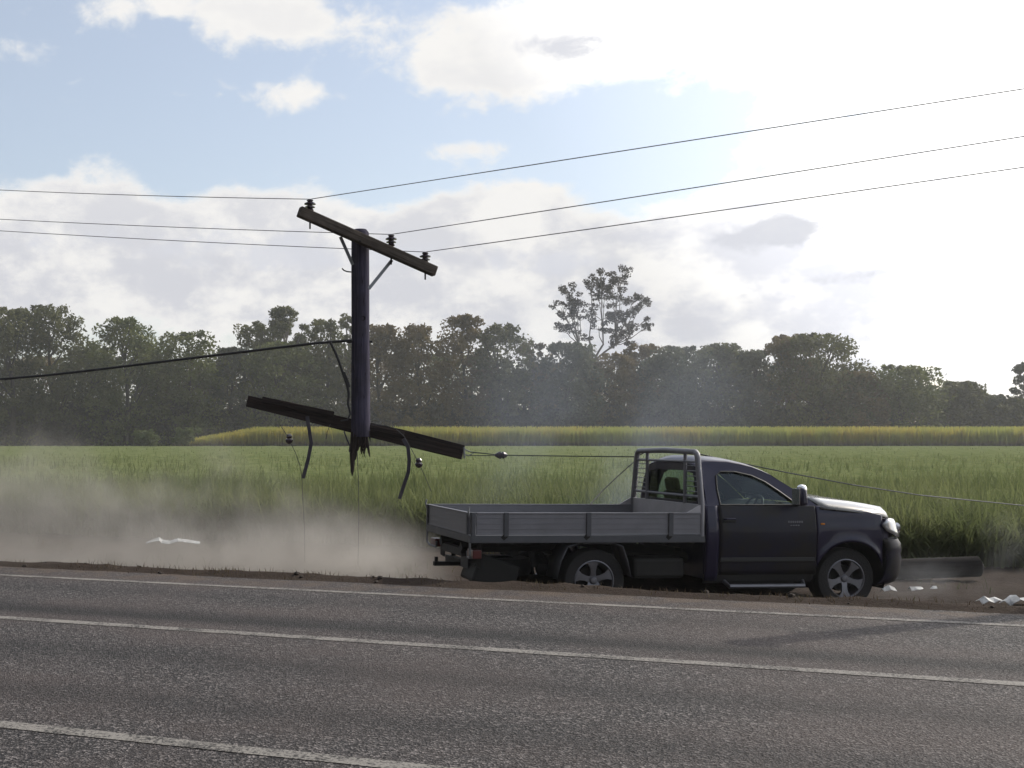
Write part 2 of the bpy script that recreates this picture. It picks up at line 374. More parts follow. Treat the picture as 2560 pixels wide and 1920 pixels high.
mbr.grid([[RP(u, 4.35 + .05 * mnoise.noise(Vector((u, 0, 5))), 0) for u in us2]] + [[RP(u, pp, 0) for u in us2] for pp in (6, 8, 10, 12)] + [[RP(u, e, 0) for u, e in zip(us2, far_e)]])
road = tag(mbr.build('road', rm), kind='structure')

# painted lines, worn by traffic
def paint_mat(name, wear_lo, wear_hi):
    m = bpy.data.materials.new(name); m.use_nodes = True; K = NT(m.node_tree); b = K.n['Principled BSDF']
    t = K.new('ShaderNodeTexCoord').outputs['Object']
    n = K.noise(t, 45, 5, .75); n2 = K.noise(t, 3, 4, .6)
    s_ = K.m('ADD', K.m('MULTIPLY', n, .7), K.m('MULTIPLY', n2, .3))
    K.l.new(K.mix(K.rng(s_, wear_lo, wear_hi), (.24, .225, .205, 1), (.03, .028, .027, 1)), b.inputs['Base Color'])
    b.inputs['Roughness'].default_value = .75; b.inputs['Specular IOR Level'].default_value = .2
    bp = K.new('ShaderNodeBump'); bp.inputs['Strength'].default_value = .6; bp.inputs['Distance'].default_value = .01; K.l.new(K.noise(t, 70, 3, .7), bp.inputs['Height']); K.l.new(bp.outputs[0], b.inputs['Normal'])
    return m
PM = paint_mat('worn_road_paint', .47, .58)
for pc, wd in ((11.96, .13), (9.10, .15), (5.68, .14)):
    mb = MB(); mb.grid([[RP(u, pc - wd / 2 + .007 * mnoise.noise(Vector((u * 6, pc, 0))), .004) for u in us2], [RP(u, pc + wd / 2 + .007 * mnoise.noise(Vector((u * 6, pc, 7))), .004) for u in us2]])
    tag(mb.build('road_line', PM), kind='structure')

# ------------------------------------------------------------------ blades (cane leaves, grass)
rng = np.random.default_rng(5)
def blades(base, h, lean, wdt, nseg=3, droop=.5):
    """arching blades. base (n,3); h, lean, wdt (n,). returns verts, quads"""
    n = len(base); az = rng.uniform(0, 2 * np.pi, n); fa = az + rng.uniform(-.9, .9, n) + np.pi / 2
    ts = np.linspace(0, 1, nseg + 1); V = np.zeros((n, nseg + 1, 2, 3), np.float32)
    for k, t_ in enumerate(ts):
        out = lean * t_ ** 1.6; up = h * (t_ - droop * lean / np.maximum(h, .01) * t_ ** 2.5)
        c = base + np.stack([np.cos(az) * out, np.sin(az) * out, up], 1)
        ww = wdt * (1 - .85 * t_ ** 1.5) / 2; o = np.stack([np.cos(fa) * ww, np.sin(fa) * ww, np.zeros(n)], 1)
        V[:, k, 0] = c - o; V[:, k, 1] = c + o
    V = V.reshape(-1, 3); b0 = np.arange(n)[:, None] * (2 * (nseg + 1)) + (np.arange(nseg) * 2)[None, :]; b0 = b0.ravel()
    return V, np.stack([b0, b0 + 1, b0 + 3, b0 + 2], 1)
def join(parts):
    Vs, Qs, o = [], [], 0
    for v, q in parts: Vs.append(v); Qs.append(q + o); o += len(v)
    return np.concatenate(Vs), np.concatenate(Qs)
def perp(x, y): return x * NN.x + y * NN.y
NEAR_P = 21.6
def field_points(n, y0, y1, pad=3.):
    ys = np.sqrt(rng.uniform(y0 ** 2, y1 ** 2, n)); k = rng.uniform(-.2333 - .04, .62 + .04, n); xs = k * ys + rng.uniform(-pad, pad, n)
    ok = perp(xs, ys) > NEAR_P; return xs[ok], ys[ok]
parts = []
for (n, y0, y1, nl, hh, ww, ns) in ((5200, 17, 33, 11, 1.25, .040, 4), (7500, 33, 75, 6, 1.2, .075, 2), (13000, 75, 203, 4, 1.15, .17, 2)):
    xs, ys = field_points(n, y0, y1)
    clump = np.array([mnoise.noise(Vector((x * .25, y * .25, 0))) for x, y in zip(xs, ys)])
    B = np.repeat(np.stack([xs, ys, np.full(len(xs), -.42)], 1), nl, 0) + np.concatenate([rng.normal(0, .07 if ns == 4 else .3, (len(xs) * nl, 2)), np.zeros((len(xs) * nl, 1))], 1)
    N_ = len(B); H_ = (hh + .16 * np.repeat(clump, nl)) * rng.uniform(.72, 1.12, N_); L_ = rng.uniform(.15, .95, N_)
    parts.append(blades(B, H_, L_, ww * rng.uniform(.6, 1.3, N_), ns))
uu_ = rng.uniform(-18, 13, 2000); pp_ = NEAR_P + rng.exponential(.5, 2000)          # thick front row
B = np.repeat(np.stack([D.x * uu_ + NN.x * pp_, D.y * uu_ + NN.y * pp_, np.full(2000, -.42)], 1), 9, 0); B[:, :2] += rng.normal(0, .09, (18000, 2))
parts.append(blades(B, 1.12 * rng.uniform(.45, 1.12, 18000), rng.uniform(.1, .8, 18000), .038 * rng.uniform(.6, 1.3, 18000), 4))
V_, Q_ = join(parts)
cane_m = leaf_material('cane_leaf', (.118, .145, .058), (.175, .195, .085), .75, .5, .5)
K = NT(cane_m.node_tree); b = K.n['Principled BSDF']; b.inputs['Specular IOR Level'].default_value = .2; src = b.inputs['Base Color'].links[0].from_socket
glint_mask = K.rng(K.noise(K.new('ShaderNodeTexCoord').outputs['Object'], 7., 2, .5), .76, .80)
K.l.new(K.mix(glint_mask, src, (.38, .40, .26, 1)), b.inputs['Base Color'])  # pale flecks in the leaf colour imitate sun glints
tag(fast_mesh('young_sugar_cane', V_, Q_, cane_m), 'low green sugar cane crop covering the flat field behind the truck', 'crop', kind='stuff')
# shaded leaf litter and stalks between the rows: one rough sheet inside the crop
cs = []; xs_ = np.linspace(0, 1, 90)
ysl = np.concatenate([np.linspace(17, 40, 60), np.linspace(41, 204, 90)])
mb = MB(); rows = []
for y in ysl:
    row = []
    for k in np.linspace(-.30, .70, 110):
        x = k * y; pp = perp(x, y)
        row.append((x, y, (-.40 if pp < NEAR_P + .5 else -.36 + .72 * min(1, (pp - NEAR_P - .5) / 7.) + .20 * min(1, (y - 17) / 60.)) + (.12 * mnoise.noise(Vector((x * 2, y * 2, 1))) if pp > NEAR_P + .5 else -.1)))
    rows.append(row)
mb.grid(rows)
under_m = material('crop_understorey', (.10, .125, .05), .9, c2=(.15, .17, .075), var_scale=1.2, bump=1., bump_scale=6, spec=.0)
tag(mb.build('crop_understorey', under_m, smooth=True), 'dense green leaf litter and stems low between the cane rows', 'crop', kind='stuff')

# mature yellow cane block behind the green field
xs = []; parts = []
def mature(n, x0, x1, y0, y1, htop, wid, m_h=1.):
    x = rng.uniform(x0, x1, n); y = rng.uniform(y0, y1, n)
    edge = np.clip((x - X_L) / 14., 0, 1) * .55 + .45
    B = np.stack([x, y, np.full(n, -.4)], 1); h = htop * edge * rng.uniform(.8, 1.06, n)
    return blades(B, h, rng.uniform(.2, .9, n), wid * rng.uniform(.6, 1.4, n), 4, .35)
X_L = P(440, 1100, 205).x
ym = bpy.data.materials.new('mature_cane_leaf'); ym.use_nodes = True; K = NT(ym.node_tree); b = K.n['Principled BSDF']
t = K.new('ShaderNodeTexCoord').outputs['Object']; sx = K.new('ShaderNodeSeparateXYZ'); K.l.new(t, sx.inputs[0])
n = K.noise(t, .12, 4, .6); n2 = K.noise(t, 1.5, 3, .6)
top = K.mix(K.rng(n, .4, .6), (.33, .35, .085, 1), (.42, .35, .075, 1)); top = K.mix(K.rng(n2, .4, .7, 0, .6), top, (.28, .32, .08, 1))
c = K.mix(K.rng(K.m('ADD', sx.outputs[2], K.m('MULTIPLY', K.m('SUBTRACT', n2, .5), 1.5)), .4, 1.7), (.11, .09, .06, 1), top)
K.l.new(c, b.inputs['Base Color']); b.inputs['Roughness'].default_value = .6
tr = K.new('ShaderNodeBsdfTranslucent'); K.l.new(c, tr.inputs[0]); mx = K.new('ShaderNodeMixShader'); mx.inputs[0].default_value = .55
K.l.new(b.outputs[0], mx.inputs[1]); K.l.new(tr.outputs[0], mx.inputs[2]); K.l.new(mx.outputs[0], K.n['Material Output'].inputs[0])
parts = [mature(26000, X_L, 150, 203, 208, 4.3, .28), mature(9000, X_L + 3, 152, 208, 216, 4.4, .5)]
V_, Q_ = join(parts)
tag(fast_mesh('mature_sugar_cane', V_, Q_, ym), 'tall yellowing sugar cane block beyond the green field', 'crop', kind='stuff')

# ------------------------------------------------------------------ trees
LEAF = [leaf_material('dark_olive_leaf', (.058, .066, .024), (.135, .140, .052), .6, .4, .3),
        leaf_material('brown_olive_leaf', (.100, .076, .034), (.180, .135, .056), .6, .4, .3),
        leaf_material('blue_green_leaf', (.055, .070, .045), (.115, .125, .075), .6, .4, .3),
        leaf_material('mid_green_leaf', (.072, .095, .024), (.150, .165, .050), .6, .4, .3)]
def leaves(centres, radii, counts, size):
    """leaf-clump quads scattered in shells round the centres"""
    C = np.repeat(centres, counts, 0); Rr = np.repeat(radii, counts); n = len(C)
    d = rng.normal(size=(n, 3)); d /= np.linalg.norm(d, axis=1)[:, None]
    r = Rr * rng.uniform(.25, 1.08, n) ** .6
    Pn = C + d * r[:, None] * np.array([1, 1, .75])
    a = rng.normal(size=(n, 3)); a /= np.linalg.norm(a, axis=1)[:, None]; b_ = np.cross(a, rng.normal(size=(n, 3))); b_ /= np.linalg.norm(b_, axis=1)[:, None]
    s = size * rng.uniform(.5, 1.3, n)[:, None]; a = a * s; b_ = b_ * s * .6
    V = np.stack([Pn - a, Pn + b_ * .9, Pn + a, Pn - b_ * .9], 1).reshape(-1, 3); q = np.arange(n * 4).reshape(n, 4)
    return V, q
def tree(px, top, wpx, Y, leaf, label, group='trees along the far edge of the cane fields', name='gum_tree', dense=1., airy=False, low=0., base=-.4):
    Y *= 1.13                    # far enough back that the trees do not shade the ripe cane
    X = (px - CX_PX) * Y / F_PX; Ht = EYE + (HZ_PX - top) * Y / F_PX - base; Wd = wpx * Y / F_PX / 2
    root = empty(name, (X, Y, base), label, 'tree', group)
    m = MB(); seed = rnd.random() * 100
    sway = [(math.sin(seed + k) * .03 * Ht, math.cos(seed * 1.7 + k) * .02 * Ht) for k in range(6)]
    pts = [(sway[k][0] * k / 5, sway[k][1] * k / 5, Ht * .8 * k / 5) for k in range(6)]
    r0 = .022 * Ht + .05
    m.tube(pts, [r0 * (1 - .8 * k / 5) for k in range(6)], 8)
    cs = []; rs = []
    Wd *= 1.32; nc = int((46 if airy else 105) * dense)
    zlo = (.42 if airy else low) * Ht
    for i in range(nc):
        t_ = rnd.random() ** .8; z = zlo + (Ht * .97 - zlo) * t_
        prof = math.sin(math.pi * min(1, max(0, (.18 + .82 * (z - zlo) / (Ht - zlo))))) ** .6 if not airy else math.sin(math.pi * (.2 + .75 * t_)) ** .5
        prof = max(prof, .25)
        if not airy and z > Ht * .55: prof = max(.32, math.sqrt(max(0, 1 - ((z / Ht - .55) / .45) ** 2)))
        if not airy and z < Ht * .6: prof = max(prof, .9)
        a = rnd.random() * 2 * math.pi; rr = Wd * prof * (rnd.random() ** .45)
        cr = (Wd * .19 if airy else Wd * .27) * rnd.uniform(.6, 1.25); cr = min(cr, 2.9); cr = min(cr, max(.5, (Ht - z)))
        x, y = math.cos(a) * rr * .9, math.sin(a) * rr * .7
        cs.append((x, y, min(z, Ht - cr * .75))); rs.append(cr)
    # limbs up to some of the clumps
    for (c, r_) in list(zip(cs, rs))[:(22 if airy else 10)]:
        k = max(.15, min(.75, c[2] / Ht - .25)); i = k / .8 * 5; i0 = int(i); f = i - i0
        s0 = Vector(pts[i0]).lerp(Vector(pts[min(5, i0 + 1)]), f); e = Vector(c)
        mid = s0.lerp(e, .5) + Vector((0, 0, -.08 * (e - s0).length)) + Vector((rnd.uniform(-.3, .3), rnd.uniform(-.3, .3), 0))
        m.tube([s0, mid, e], [r0 * .38, r0 * .24, .04], 5)
    m.build('trunk', 'bark' if airy else 'bark_dark', root)
    area = np.array(rs) ** 2
    cnt = np.maximum(14, (area * 100 if airy else 78)).astype(int)
    cnt = np.minimum(cnt, 520)
    Vv, Qq = leaves(np.array(cs), np.array(rs), cnt, .33 if airy else .37)
    fast_mesh('crown', Vv, Qq, LEAF[leaf], root)
    return root
TREES = [ # px, top px, width px, depth, leaf, dense, airy, low, label
 (-60, 775, 200, 214, 0, 1, False, 0, 'tall dark gum tree cut by the left edge of the photo'),
 (30, 764, 170, 207, 0, 1.3, False, 0, 'leftmost full tree, tall and dark with two rounded tops'),
 (130, 756, 150, 210, 0, 1.2, False, .0, 'tall dark tree second from left with a lobed spreading crown'),
 (230, 850, 150, 218, 3, 1, False, 0, 'lower rounded tree filling the gap right of the tallest left trees'),
 (315, 790, 170, 209, 3, 1.3, False, 0, 'broad domed green tree left of the low dip in the skyline'),
 (395, 868, 120, 214, 0, .9, False, 0, 'small dark tree at the right foot of the broad domed tree'),
 (475, 824, 170, 210, 3, 1.2, False, 0, 'rounded mid green tree above the thick black cable'),
 (575, 866, 130, 214, 2, 1, False, 0, 'low blue green tree at the deepest dip of the left skyline'),
 (640, 800, 120, 220, 0, 1, False, 0, 'dark tree rising just left of the airy tree beside the pole'),
 (705, 762, 130, 216, 0, 1.5, True, 0, 'airy open crowned tree with ring shaped gaps left of the broken pole'),
 (700, 850, 170, 209, 3, 1.1, False, 0, 'dense green tree below the airy crown left of the pole'),
 (815, 793, 120, 212, 0, 1.2, False, 0, 'dome shaped dark tree immediately left of the broken pole'),
 (868, 764, 70, 220, 0, 1.1, True, 0, 'thin wispy tree top half hidden behind the broken pole'),
 (950, 808, 120, 213, 1, 1.1, False, 0, 'brownish olive tree immediately right of the broken pole'),
 (1045, 806, 130, 211, 1, 1.1, False, 0, 'brownish rounded tree second to the right of the pole'),
 (1160, 784, 130, 213, 1, 1.2, False, 0, 'peaked olive tree, tallest between the pole and the lone high gum'),
 (1250, 806, 130, 211, 0, 1.2, False, 0, 'round shouldered dark tree ending the raised group right of the pole'),
 (1335, 845, 90, 216, 1, 1.2, True, 0, 'sparse see-through tree with sky showing between its branches'),
 (1420, 852, 150, 209, 2, 1.3, False, 0, 'dark blue green domed tree at the foot of the lone high gum'),
 (1530, 880, 130, 213, 1, 1, False, 0, 'low brownish tree right below the lone high gum'),
 (1610, 856, 110, 218, 1, 1.2, True, 0, 'thin feathery tree just right of the lone high gum'),
 (1700, 862, 170, 211, 2, 1.3, False, 0, 'broad flat topped blue green tree above the truck cab'),
 (1800, 855, 130, 213, 0, 1.1, False, 0, 'mid height olive tree above the truck bonnet'),
 (1880, 872, 110, 212, 2, 1, False, 0, 'small round tree left of the wide high crown on the right'),
 (1970, 832, 130, 214, 1, 1.3, True, 0, 'feathery left half of the wide high crown on the right'),
 (2050, 830, 190, 210, 0, 1.6, False, 0, 'wide high crowned tree, tallest in the right half of the treeline'),
 (2135, 925, 130, 208, 1, 1, False, 0, 'brownish lower tree leaning on the wide high crown'),
 (2250, 910, 180, 210, 3, 1.4, False, 0, 'smooth dome shaped green tree on the right of the treeline'),
 (2350, 944, 80, 216, 3, 1.1, True, 0, 'narrow airy tree right of the smooth green dome'),
 (2405, 952, 110, 212, 0, 1.1, False, .12, 'small dark tree with light showing under its crown'),
 (2480, 985, 110, 213, 2, .9, False, .1, 'lowest tree of the treeline near the right edge'),
 (2532, 994, 110, 211, 0, 1, False, 0, 'low dark tree filling the dip before the thin tree at the right edge'),
 (2575, 900, 90, 216, 2, 1, True, 0, 'tall thin tree cut by the right edge of the photo'),
 (2640, 960, 130, 213, 0, 1, False, 0, 'dark tree just beyond the right edge of the photo'),
]
for (px, tp, wp, Y, lf, dn, ai, lo, lb) in TREES:
    tree(px, tp, wp, Y, lf, lb, dense=dn, airy=ai, low=lo)
# the back row, half hidden, closing the gaps
SKYL = [(-400, 860), (0, 862), (400, 885), (570, 892), (700, 860), (1250, 860), (1320, 905), (1500, 905), (2100, 900), (2200, 945), (2400, 1000), (2560, 1010), (3000, 1010)]
for i in range(26):
    px = -150 + i * 112 + rnd.uniform(-30, 30); tp = np.interp(px, [q[0] for q in SKYL], [q[1] for q in SKYL]) + rnd.uniform(-12, 22)
    tree(px, tp, 175, 224 + rnd.uniform(-3, 4), (0, 2, 1, 0)[i % 4], 'dark tree in the dense back row of the treeline, half hidden behind the front trees', 'back row of the treeline', dense=.85)
# the lone high gum
def lone_gum():
    Y = 250.; bx = P(1478, 1100, Y); root = empty('gum_tree', (bx.x, Y, -.4), 'lone tall gum tree with open clumpy crown rising above the treeline', 'tree', 'trees along the far edge of the cane fields')
    def L(px, py, dyy=0): q = P(px, py, Y); return Vector((q.x - bx.x, dyy, q.z + .4))
    m = MB(); base = Vector((0, 0, 0)); fork = L(1483, 905)
    m.tube([base, L(1480, 1000), fork], [.55, .42, .34], 8)
    CL = [(1408, 742, 24), (1425, 728, 20), (1403, 768, 20), (1446, 762, 22), (1421, 792, 20), (1450, 786, 22), (1412, 814, 18), (1440, 820, 20), (1476, 705, 20), (1500, 695, 22),
          (1492, 722, 24), (1545, 690, 24), (1560, 705, 18), (1525, 716, 26), (1508, 748, 28), (1540, 742, 26), (1560, 765, 26), (1590, 738, 20), (1606, 758, 18), (1585, 778, 22),
          (1500, 785, 24), (1535, 795, 22), (1565, 800, 24), (1552, 828, 22), (1572, 850, 16), (1600, 806, 16), (1615, 818, 10), (1528, 828, 18), (1490, 818, 16), (1462, 846, 14), (1545, 858, 14)]
    f1, f2, f3, f4 = L(1450, 860, 1), L(1470, 850, -1), L(1510, 860, .5), L(1535, 862, -1)
    for f_ in (f1, f2, f3, f4): m.tube([fork, fork.lerp(f_, .5) + Vector((0, 0, .2)), f_], [.26, .22, .19], 6)
    cs, rs = [], []
    for (x, y, r_) in CL:
        dd = rnd.uniform(-2.5, 2.5); e = L(x, y, dd); s0 = min((f1, f2, f3, f4), key=lambda q: abs(q.x - e.x))
        md = s0.lerp(e, .55) + Vector((rnd.uniform(-.4, .4), 0, -.5)); m.tube([s0, md, e], [.13, .09, .04], 5)
        for k in range(6):
            rr = r_ * Y / F_PX; cs.append((e.x + rnd.uniform(-1.1, 1.1) * rr, e.y + rnd.uniform(-1, 1) * rr, e.z + rnd.uniform(-.8, .7) * rr)); rs.append(rr * rnd.uniform(.28, .6))
            m.tube([md.lerp(e, .6), Vector(cs[-1])], [.05, .02], 4)
    m.build('trunk', 'bark', root)
    rs = np.array(rs); Vv, Qq = leaves(np.array(cs), rs, np.maximum(18, rs ** 2 * 76).astype(int), .28)
    fast_mesh('crown', Vv, Qq, leaf_material('gum_leaf', (.05, .045, .045), (.075, .065, .055), .6, .3), root)
lone_gum()
# scrub: the dense undergrowth at the trees' feet
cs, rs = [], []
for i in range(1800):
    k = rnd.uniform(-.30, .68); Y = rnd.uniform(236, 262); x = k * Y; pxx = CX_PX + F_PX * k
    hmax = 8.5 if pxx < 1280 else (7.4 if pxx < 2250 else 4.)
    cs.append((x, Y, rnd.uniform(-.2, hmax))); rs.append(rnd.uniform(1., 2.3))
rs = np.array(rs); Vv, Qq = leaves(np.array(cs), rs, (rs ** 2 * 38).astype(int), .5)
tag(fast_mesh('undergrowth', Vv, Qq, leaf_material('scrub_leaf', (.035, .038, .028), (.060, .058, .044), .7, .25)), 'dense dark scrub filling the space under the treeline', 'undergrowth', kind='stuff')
# small bushes at the left end of the yellow cane
for (px, tp, wp, lf, lb) in ((368, 1078, 62, 3, 'small round green bush on the edge of the field, left of the yellow cane'), (462, 1072, 70, 3, 'pale scrubby bush touching the left end of the yellow cane')):
    Y = 200.; q = P(px, tp, Y); r = empty('field_bush', (q.x, Y, .4), lb, 'bush', 'bushes at the end of the yellow cane')
    n = 26; cc = np.stack([rng.normal(0, wp * Y / F_PX * .22, n), rng.normal(0, .8, n), rng.uniform(.2, 1., n) * (q.z - .6)], 1); rr = np.full(n, .65)
    MB().tube([(0, 0, -.8), (0, 0, .6)], [.12, .06], 6).build('stem', 'bark_dark', r)
    Vv, Qq = leaves(cc, rr, np.full(n, 70), .28); fast_mesh('foliage', Vv, Qq, leaf_material('bush_leaf', (.09, .12, .04), (.14, .16, .06), .6, .3), r)

# ================================================================== THE TRUCK
TY, TP = R(6), R(.5)
TY = R(8)
truck = empty('flatbed_truck', (3.529, 14.746, -.402), 'dark navy flatbed truck with grey dropside tray stopped on the verge below the broken pole', 'truck', rot=(0, TP, TY)); truck.scale = (1.024, 1.03, 1.01)
def hw(z):
    T = [(.28, .80), (.36, .835), (.50, .862), (.62, .868), (.66, .876), (.85, .888), (.98, .884), (1.03, .876), (1.12, .866), (1.22, .842)]
    if z <= T[0][0]: return T[0][1]
    for (a, y0), (b_, y1) in zip(T, T[1:]):
        if z <= b_: return y0 + (y1 - y0) * (z - a) / (b_ - a)
    return T[-1][1]
def plan(x):
    T = [(3.25, 1.), (3.4, .992), (3.5, .978), (3.6, .950), (3.7, .90), (3.8, .82)]
    if x <= T[0][0]: return 1.
    for (a, y0), (b_, y1) in zip(T, T[1:]):
        if x <= b_: return y0 + (y1 - y0) * (x - a) / (b_ - a)
    return T[-1][1]
def zbelt(x):
    T = [(1.2, 1.225), (2.70, 1.222), (2.92, 1.200), (3.32, 1.155), (3.58, 1.095), (3.72, .98)]
    for (a, y0), (b_, y1) in zip(T, T[1:]):
        if x <= b_: return y0 + (y1 - y0) * (x - a) / (b_ - a)
    return T[-1][1]
AX, AR, HUB = 3.085, .445, .365
def zbot(x):
    d = abs(x - AX); z = .33
    if d < AR: z = max(z, HUB + math.sqrt(AR * AR - d * d))
    return z
def flare(x, z):
    d = math.hypot(x - AX, z - HUB); return .022 * math.exp(-((d - AR) / .05) ** 2)
def side_panel(x0, x1, ztop=None, zlow=None, nx=24, s=-1, off=0.):
    xs = [x0 + (x1 - x0) * i / nx for i in range(nx + 1)]
    xs = sorted(set(xs + [x for x in [AX - AR + 1e-4, AX + AR - 1e-4] + [AX + AR * math.cos(a * math.pi / 20) for a in range(1, 20)] if x0 < x < x1]))
    rows = []
    for x in xs:
        zb = zbot(x) if zlow is None else max(zlow(x) if callable(zlow) else zlow, zbot(x)); zt = zbelt(x) if ztop is None else (ztop(x) if callable(ztop) else ztop)
        row = []
        for j in range(15):
            z = zb + (zt - zb) * j / 14; row.append((x, s * (hw(z) * plan(x) + flare(x, z) + off), z))
        # roll inwards at the top
        row.append((x, s * (hw(zt) * plan(x) - .03), zt + .008)); rows.append(row)
    return rows
for s in (-1, 1):
    # cab corner behind the door
    MB().grid(side_panel(1.30, 1.455, zlow=.36, s=s, nx=4)).build('cab_corner', 'paint', truck, True, solid=.012)
    dr = MB().grid(side_panel(1.463, 2.655, zlow=.43, s=s)).build('door', 'paint_dirty', truck, True, solid=.014)
    y = s * (hw(1.06) + .012)
    MB().box((1.585, y, 1.065), (.15, .018, .052)).build('handle_recess', 'trim', dr, bevel=.008)
    MB().tube([(1.52, y, 1.075), (1.535, y + s * .03, 1.08), (1.64, y + s * .03, 1.08), (1.655, y, 1.075)], .011, 8).build('handle', 'paint', dr, True)
    # rubbing strip along the door
    MB().box((2.06, s * (hw(.62) + .008), .605), (1.16, .018, .05)).build('rub_strip', 'trim', dr, bevel=.006)
    bd = MB(); bd2 = MB()
    for i in range(7): bd.box((2.315 + i * .027, s * (hw(1.04) + .009), 1.045), (.018, .006, .022))
    for i in range(4): bd2.box((2.34 + i * .03, s * (hw(1.0) + .012), 1.005), (.02, .006, .012))
    bd.build('badge', 'alu', dr); bd2.build('badge', 'alu', dr)
    MB().grid(side_panel(1.30, 2.66, ztop=.425, zlow=.31, s=s, off=-.012)).build('sill', 'trim', truck, True, solid=.012)
    # side step
    MB().tube([(1.55, s * .80, .36), (1.58, s * .90, .30), (2.50, s * .90, .30), (2.53, s * .80, .36)], .026, 8).build('side_step', 'alloy', truck, True)
    # front wing
    fz = lambda x: zbelt(x)
    fd = MB().grid(side_panel(2.663, 3.50, s=s)).build('front_wing', 'paint', truck, True, solid=.012)
    MB().box((2.735, s * (hw(1.02) + .008), 1.02), (.05, .016, .02)).build('side_repeater', 'lamp_amber', fd, bevel=.004)
    # arch liner
    al = MB(); rows = []
    for a in range(0, 25):
        t_ = math.pi * a / 24 * 1.16 - .08 * math.pi; rows.append([(AX + (AR + .005) * math.cos(t_), s * .45, HUB + (AR + .005) * math.sin(t_)), (AX + (AR + .005) * math.cos(t_), s * .865, HUB + (AR + .005) * math.sin(t_))])
    al.grid(rows).build('wheel_arch_liner', 'trim', truck, True)
    MB().box((AX, s * .44, .62), (.88, .01, .5)).build('inner_wing', 'trim', truck)
    # wing behind the headlamp
    def zl2(x): return max(.83, 1.0 - (x - 3.49) * .80)
    MB().grid(side_panel(3.50, 3.585, ztop=lambda x: 1.02 + (x - 3.5) * .6, zlow=.84, s=s, nx=3)).build('wing_tip', 'paint', truck, True, solid=.012)
    # headlamp: wraps round the front corner
    rows = []
    for (x, zl, zt, yy) in ((3.49, .99, 1.02, .885), (3.54, .935, 1.065, .872), (3.60, .885, 1.085, .845), (3.67, .86, 1.07, .80), (3.75, .85, 1.04, .72), (3.81, .85, 1.01, .62), (3.845, .86, .99, .52)):
        rows.append([(x + .06 * (1 - j / 4) if x > 3.55 else x, s * (yy + (.012 if x < 3.55 else 0)), zl + (zt - zl) * j / 4) for j in range(5)])
    hl = MB().grid(rows).build('headlamp', 'lamp_clear', truck, True, solid=.03)
    MB().lathe([(.0, .0), (.055, .01), (.07, .03)], (3.80, s * .66, .95), 'x', 16).build('reflector', 'chrome', hl, True)
    # door mirror
    mr = MB(); mr.box((2.39, s * 1.0, 1.345), (.10, .17, .21), taper=.86)
    mo = mr.build('door_mirror', 'paint', truck, True, bevel=.035)
    MB().lathe([(.0, .052), (.02, .049), (.038, .040), (.05, .024), (.055, .004), (.055, -.03)], (2.40, s * 1.0, 1.435), 'z', 20).build('mirror_glint_dome', 'chrome', mo, True)  # added chrome dome that catches the sun as the mirror's glint
    MB().box((2.329, s * 1.0, 1.345), (.006, .16, .19)).build('mirror_glass', 'chrome', mo, bevel=.01)
    MB().beam((2.44, s * .84, 1.25), (2.40, s * .93, 1.29), .05, .06).build('mirror_arm', 'trim', mo, bevel=.01)

# bonnet: crowned, popped open a little at its rear and front edges
rows = []
for (x, zc, wd) in ((2.72, 1.275, .80), (2.85, 1.265, .81), (3.05, 1.245, .81), (3.25, 1.222, .80), (3.42, 1.195, .775), (3.55, 1.17, .745), (3.63, 1.155, .71), (3.655, 1.12, .69)):
    row = []
    for j in range(17):
        v = -1 + 2 * j / 16; a = abs(v)
        row.append((x + .12 * (1 - a ** 2.2) * (x - 2.72) / .9, v * wd, zc + .052 * (1 - a ** 2.5) - .045 * max(0, (a - .78) / .22) ** 2 + .018 * math.exp(-((a - .62) / .09) ** 2)))
    rows.append(row)
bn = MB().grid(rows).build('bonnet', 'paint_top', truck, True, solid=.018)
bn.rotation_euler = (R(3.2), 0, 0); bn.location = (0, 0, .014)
MB().box((3.2, 0, 1.06), (1.0, 1.5, .02)).build('engine_bay', 'steel', truck)
MB().box((2.76, 0, 1.215), (.16, 1.56, .03)).build('cowl', 'trim', truck, bevel=.01)
for yy in (-.45, .25): MB().tube([(2.79, yy, 1.24), (2.70, yy + .05, 1.285), (2.58, yy + .5, 1.33)], .008, 6).build('wiper', 'trim', truck)
# grille
rows = []
for z in (.84, .90, .98, 1.06, 1.10):
    rows.append([(3.93 - .09 * abs(v) ** 2 - (z - .84) * .35, v * .55, z) for v in [-1 + i / 6 for i in range(13)]])
gr = MB().grid(rows).build('grille', 'trim', truck, True, solid=.02)
gb = MB()
for z in (.88, .95, 1.02): gb.tube([(3.95 - .09 * abs(v) ** 2 - (z - .84) * .35, v * .54, z) for v in [-1 + i / 6 for i in range(13)]], .012, 6)
gb.build('grille_bar', 'chrome', gr, True)
# bumper
def bpath(off):
    T = [(3.545, .878), (3.62, .868), (3.72, .835), (3.81, .765), (3.88, .66), (3.935, .50), (3.965, .3), (3.975, 0)]
    T = [(x - off, y - off * .25) for x, y in T]
    return [(x, -y) for x, y in T] + [(x, y) for x, y in T[-2::-1]]
rows = []
for z, o in ((.29, .16), (.33, .07), (.40, .03), (.50, .012), (.60, .0), (.66, .012), (.70, 0), (.78, .01), (.83, .04), (.845, .10)):
    rows.append([(x, y, z) for x, y in bpath(o)])
bm_ = MB().grid(rows).build('front_bumper', 'paint_dirty', truck, True, solid=.014)
MB().box((3.968, 0, .53), (.03, .9, .16)).build('air_intake', 'trim', bm_, bevel=.01)
for s in (-1, 1): MB().lathe([(0, .0), (.04, 0), (.05, -.02)], (3.872, s * .62, .50), 'x', 14).build('fog_lamp', 'lamp_clear', bm_, True)

